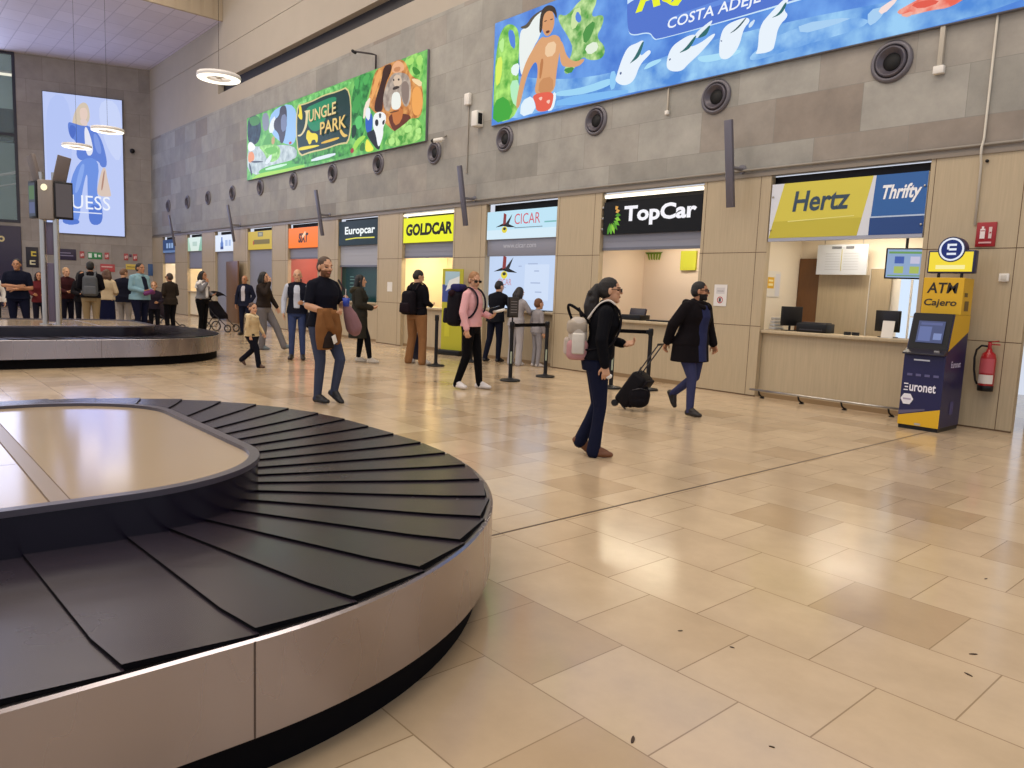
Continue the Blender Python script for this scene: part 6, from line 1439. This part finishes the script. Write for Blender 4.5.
# toddler
e, F, A, off = person((-12.75, 5.16), 44, 1.13, 'small child in a cream hooded top and dark trousers walking', 'fair', ('#4a3020', 'short'), arms=('down', 'swing_f'), legs=('front_flat', 'back'), look=(-35, 0), top=('#c4ac84', 'long', .88), bottom=('#14151f', 'wide'), shoes='#4a3022', hood='#d8c8a4', head_k=1.3, build=1.38, voxel=.011)
# man in the vest
e, F, A, off = person((-13.75, 6.46), -30, 1.78, 'bald man in a dark vest over white shirt and blue jeans', 'fair', ('#8f8880', 'rim'), arms=('down', 'hold'), legs=('stand', 'stand'), top=('#191a26', 'vest', .9), inner='#b8bcc8', bottom=('#3a466c', 'jeans'), shoes='#241a18', voxel=.009, look=(0, 0))
b = carried('shoulder_bag', F, (-.27, .12, .78), 'black shoulder bag at the side of the man in the vest', 'bag')
m = MB(); m.rbox((0, 0, .0), (.09, .15, .15), .05, 4); m.build('bag_body', cloth('#15131a', .7), b); m = MB(); m.tube([(0, .12, .12), (.06, .06, .4), (.12, -.06, .62), (.1, -.12, .5), (.02, -.13, .14)], .014, 8, flat=.4); m.build('strap', cloth('#15131a'), b)
# woman with hand on her face
e, F, A, off = person((-16.18, 6.80), 42, 1.74, 'person in dark jacket and grey trousers walking with a hand to the face', 'fair', ('#15100e', 'bob'), arms=('face', 'swing_f'), legs=('mid', dict(knee=(.09, .26, .53), ankle=(.085, .44, .12), toe=(.05, 1, .1))), top=('#2c2420', 'long', .95), bottom=('#6e6a6c', 'wide'), shoes='#5a6468', fem=True, build=1.28, voxel=.01)
# bald man by the brown door
e, F, A, off = person((-20.84, 8.22), -48, 1.69, 'bald man in a navy jacket and white shirt near the brown door', 'tan', ('#3a2c24', 'rim'), arms=('down', 'pocket'), legs=('stand', 'mid'), top=('#1c1f30', 'long', .84), inner='#b9b4bc', bottom=('#1a1e30', 'trousers'), shoes='#1c171a', voxel=.011)
# woman with the white shawl
e, F, A, off = person((-21.42, 7.25), 40, 1.76, 'woman with white shawl over grey top and black trousers, hand at her mouth', 'tan', ('#100c0c', 'bob'), arms=(((.2, .1, 1.22), (.09, .19, 1.42), (-.3, -.1, 1), (-.4, -.8, 0)), 'hold'), legs=('stand', 'stand'), top=('#77767a', 'long', .98), bottom=('#0c0b0f', 'trousers'), shoes='#17151a', fem=True, build=1.32, voxel=.011)
m = MB(); m.loft([((0, 0, 1.27), .235, .17), ((0, 0, 1.36), .225, .15), ((0, -.01, 1.44), .15, .10), ((0, -.01, 1.5), .08, .075)], e=2.4)
for s in (-1, 1): m.cap((.05 * s, .0, 1.45), (.2 * s, 0, 1.39), .07)
m.chain([(.06, .13, 1.38), (.05, .16, 1.2), (.05, .16, 1.05)], (.05, .045, .04)); fuse(m, 'shawl', cloth('#dedad8'), e, .011, 3)
# couple at the far carousel
e, F, A, off = person((-21.2, 6.32), 205, 1.66, 'person in a dark brown patterned jacket and black trousers with sunglasses', 'tan', ('#3a2a20', 'short'), arms=('hold', 'hold'), legs=('stand', 'stand'), glasses='#141214', top=('#2e2722', 'long', .86), bottom=('#111015', 'trousers'), shoes='#17151a', build=1.1, voxel=.011)
e, F, A, off = person((-20.6, 5.75), -20, 1.42, 'fair haired child between the man in light blue and the patterned jacket', 'fair', ('#8a6238', 'short'), arms=('down', 'hold'), top=('#2a2430', 'long', .9), bottom=('#15151c', 'trousers'), shoes='#17151a', head_k=1.2, voxel=.011)
e, F, A, off = person((-19.95, 5.25), 30, 1.86, 'heavy man in a light blue top and navy trousers beside the far carousel', 'tan', ('#15100e', 'short'), arms=('hold', 'hold'), legs=('stand', 'stand'), top=('#7fa0ac', 'long', .9), bottom=('#15182e', 'trousers'), shoes='#17151a', build=1.28, belly=.06, voxel=.011, inner='#1c2030')
b = carried('jacket', F, (.02, .3, 1.08), 'small purple bundle in the hands of the man in light blue', 'bundle')
m = MB(); m.chain([(-.1, 0, .0), (.0, .04, .02), (.12, .0, -.03)], (.05, .06, .05)); fuse(m, 'cloth', cloth('#6c3a68'), b, .011, 2)
e, F, A, off = person((-21.37, 5.24), 140, 1.72, 'person in a navy jacket and pale grey trousers, head bowed, beyond the carousel', 'fair', ('#6a4a34', 'short'), arms=('hold', 'hold'), look=(-30, -25), top=('#171826', 'long', .86), bottom=('#a29a94', 'trousers'), shoes='#2a2426', voxel=.012, build=1.1)
b = empty('holdall', (-20.62, 5.42, 0), 'dark holdall on the floor behind the far carousel', 'bag', 1.2, None, .7)
m = MB(); m.cap((-.22, 0, .42), (.22, 0, .42), .2); m.cap((-.22, 0, .2), (.22, 0, .2), .2); fuse(m, 'bag_body', cloth('#1c161c'), b, .014, 2); m = MB(); m.tube([(-.12, 0, .6), (-.08, 0, .72), (.08, 0, .72), (.12, 0, .6)], .014, 8); m.build('handle', BLACK, b)
e, F, A, off = person((-20.75, 4.70), 150, 1.68, 'woman in a cream top and navy skirt seen from behind at the carousel', 'fair', ('#5c4030', 'bob'), arms=('hold', 'hold'), top=('#c9b493', 'long', .95), bottom=('#161a38', 'skirt'), shoes='#2a2426', fem=True, voxel=.012)
e, F, A, off = person((-20.2, 4.22), 165, 1.84, 'man in black top and khaki trousers with grey backpack seen from behind', 'tan', ('#14110f', 'short'), arms=('hold', 'hold'), top=('#121016', 'long', .92), bottom=('#8d7a5c', 'trousers'), shoes='#2a2426', voxel=.011, build=1.05)
backpack(F, off, 'grey backpack worn by the man in khaki trousers', '#54565a', '#5e6064', (.165, .1, .23), 1.19, y=-.22)
e, F, A, off = person((-21.5, 4.28), 10, 1.62, 'dark haired person in black and white beside the grey backpack', 'tan', ('#0f0c0c', 'bob'), arms=('hold', 'hold'), top=('#1a181c', 'long', .9), inner='#c8c4c8', bottom=('#15151f', 'trousers'), shoes='#2a2426', fem=True, voxel=.012)
e, F, A, off = person((-21.9, 4.02), 20, 1.69, 'fair haired person in dark red and black behind the steel posts', 'fair', ('#b08c64', 'short'), arms=('hold', 'down'), top=('#3a1c20', 'long', .92), bottom=('#191826', 'trousers'), shoes='#2a2426', voxel=.012)
e, F, A, off = person((-19.6, 2.66), -18, 1.80, 'man in a navy short sleeved shirt standing with folded arms', 'tan', ('#15110f', 'short'), arms=('fold', ((.235, .04, 1.13), (-.02, .23, 1.10), (-1, .1, .05), (0, -1, 0))), legs=('stand', dict(knee=(.15, .04, .5), ankle=(.22, .0, .09), toe=(.2, 1, 0))), top=('#131626', 'short', .9), bottom=('#131528', 'trousers'), shoes='#17151a', build=1.15, voxel=.01)
e, F, A, off = person((-21.4, 3.35), -10, 1.55, 'person in a dark red jacket behind the man with folded arms', 'tan', ('#2a1c18', 'bob'), arms=('hold', 'hold'), top=('#5c2226', 'long', .9), bottom=('#1a1826', 'trousers'), shoes='#2a2426', fem=True, voxel=.012)
e, F, A, off = person((-21.0, 2.36), 10, 1.56, 'fair haired person in white at the edge of the view beside the folded arms man', 'fair', ('#c09a60', 'bob'), arms=('hold', 'down'), top=('#dcd8d4', 'long', .9), bottom=('#2a2c34', 'trousers'), shoes='#2a2426', fem=True, voxel=.012)

# pushchairs
def wheel(m, c, ax, r, mt=0, ms=1):
    c = Vector(c); ax = Vector(ax).normalized(); q = ax.to_track_quat('Z', 'Y').to_matrix()
    P = [c + q @ Vector((r * cos(2 * pi * j / 24), r * sin(2 * pi * j / 24), 0)) for j in range(25)]
    m.tube(P, .018, 8, m=mt)
    for j in range(6): m.cap(c, c + q @ Vector((r * cos(pi * j / 3), r * sin(pi * j / 3), 0)), .006, n=6, m=ms)
    m.cap(c - ax * .025, c + ax * .025, .03, n=8, m=ms)
def pushchair(loc, rz, label, r, canopy=True, col='#141218'):
    e = empty('pushchair', (loc[0], loc[1], 0), label, 'pushchair', rz)
    for s in (-1, 1):
        m = MB(); wheel(m, (.27 * s, -.25, r), (1, 0, 0), r); m.build('wheel', [BLACK, STEEL2], e)
        m = MB(); wheel(m, (.24 * s, .42, .11), (1, 0, 0), .1); m.build('wheel', [BLACK, STEEL2], e)
    m = MB()
    for s in (-1, 1): m.tube([(.24 * s, -.25, r), (.24 * s, 0, .5), (.24 * s, -.3, .85), (.24 * s, -.48, 1.02)], .014, 8); m.tube([(.22 * s, .42, .12), (.23 * s, .1, .42), (.24 * s, 0, .5)], .014, 8)
    m.cap((-.24, -.25, r), (.24, -.25, r), .012); m.build('frame', mat('dark_frame', '#2a282c', .4, .5), e)
    m = MB(); m.cap((-.24, -.48, 1.02), (.24, -.48, 1.02), .02); m.build('handlebar', BLACK, e)
    m = MB(); m.loft([((0, .05, .38), .2, .2), ((0, 0, .5), .21, .24), ((0, -.12, .75), .2, .14), ((0, -.18, .9), .18, .08)], e=3); fuse(m, 'seat', cloth(col), e, .014, 2)
    if canopy:
        m = MB(); n = 10; vs = []; fs = []
        for i in range(n + 1):
            t = pi * .72 * i / n
            for j in range(n + 1):
                u = -1 + 2 * j / n; vs.append((.25 * u, -.12 - .36 * cos(t + .15) * (1 - .15 * u * u), .86 + .34 * sin(t + .15) * (1 - .2 * u * u)))
        for i in range(n):
            for j in range(n): a = i * (n + 1) + j; fs.append((a, a + 1, a + n + 2, a + n + 1))
        m.add(vs, fs, 0, True); o = m.build('canopy', cloth(col), e); k = o.modifiers.new('thick', 'SOLIDIFY'); k.thickness = .015
    return e
pushchair((-22.6, 8.12), radians(-50), 'black pushchair with an open canopy beside the woman with the shawl', .14)
pushchair((-22.4, 6.5), radians(-45), 'large wheeled pushchair partly hidden beyond the far carousel', .24, False, '#2a2228')
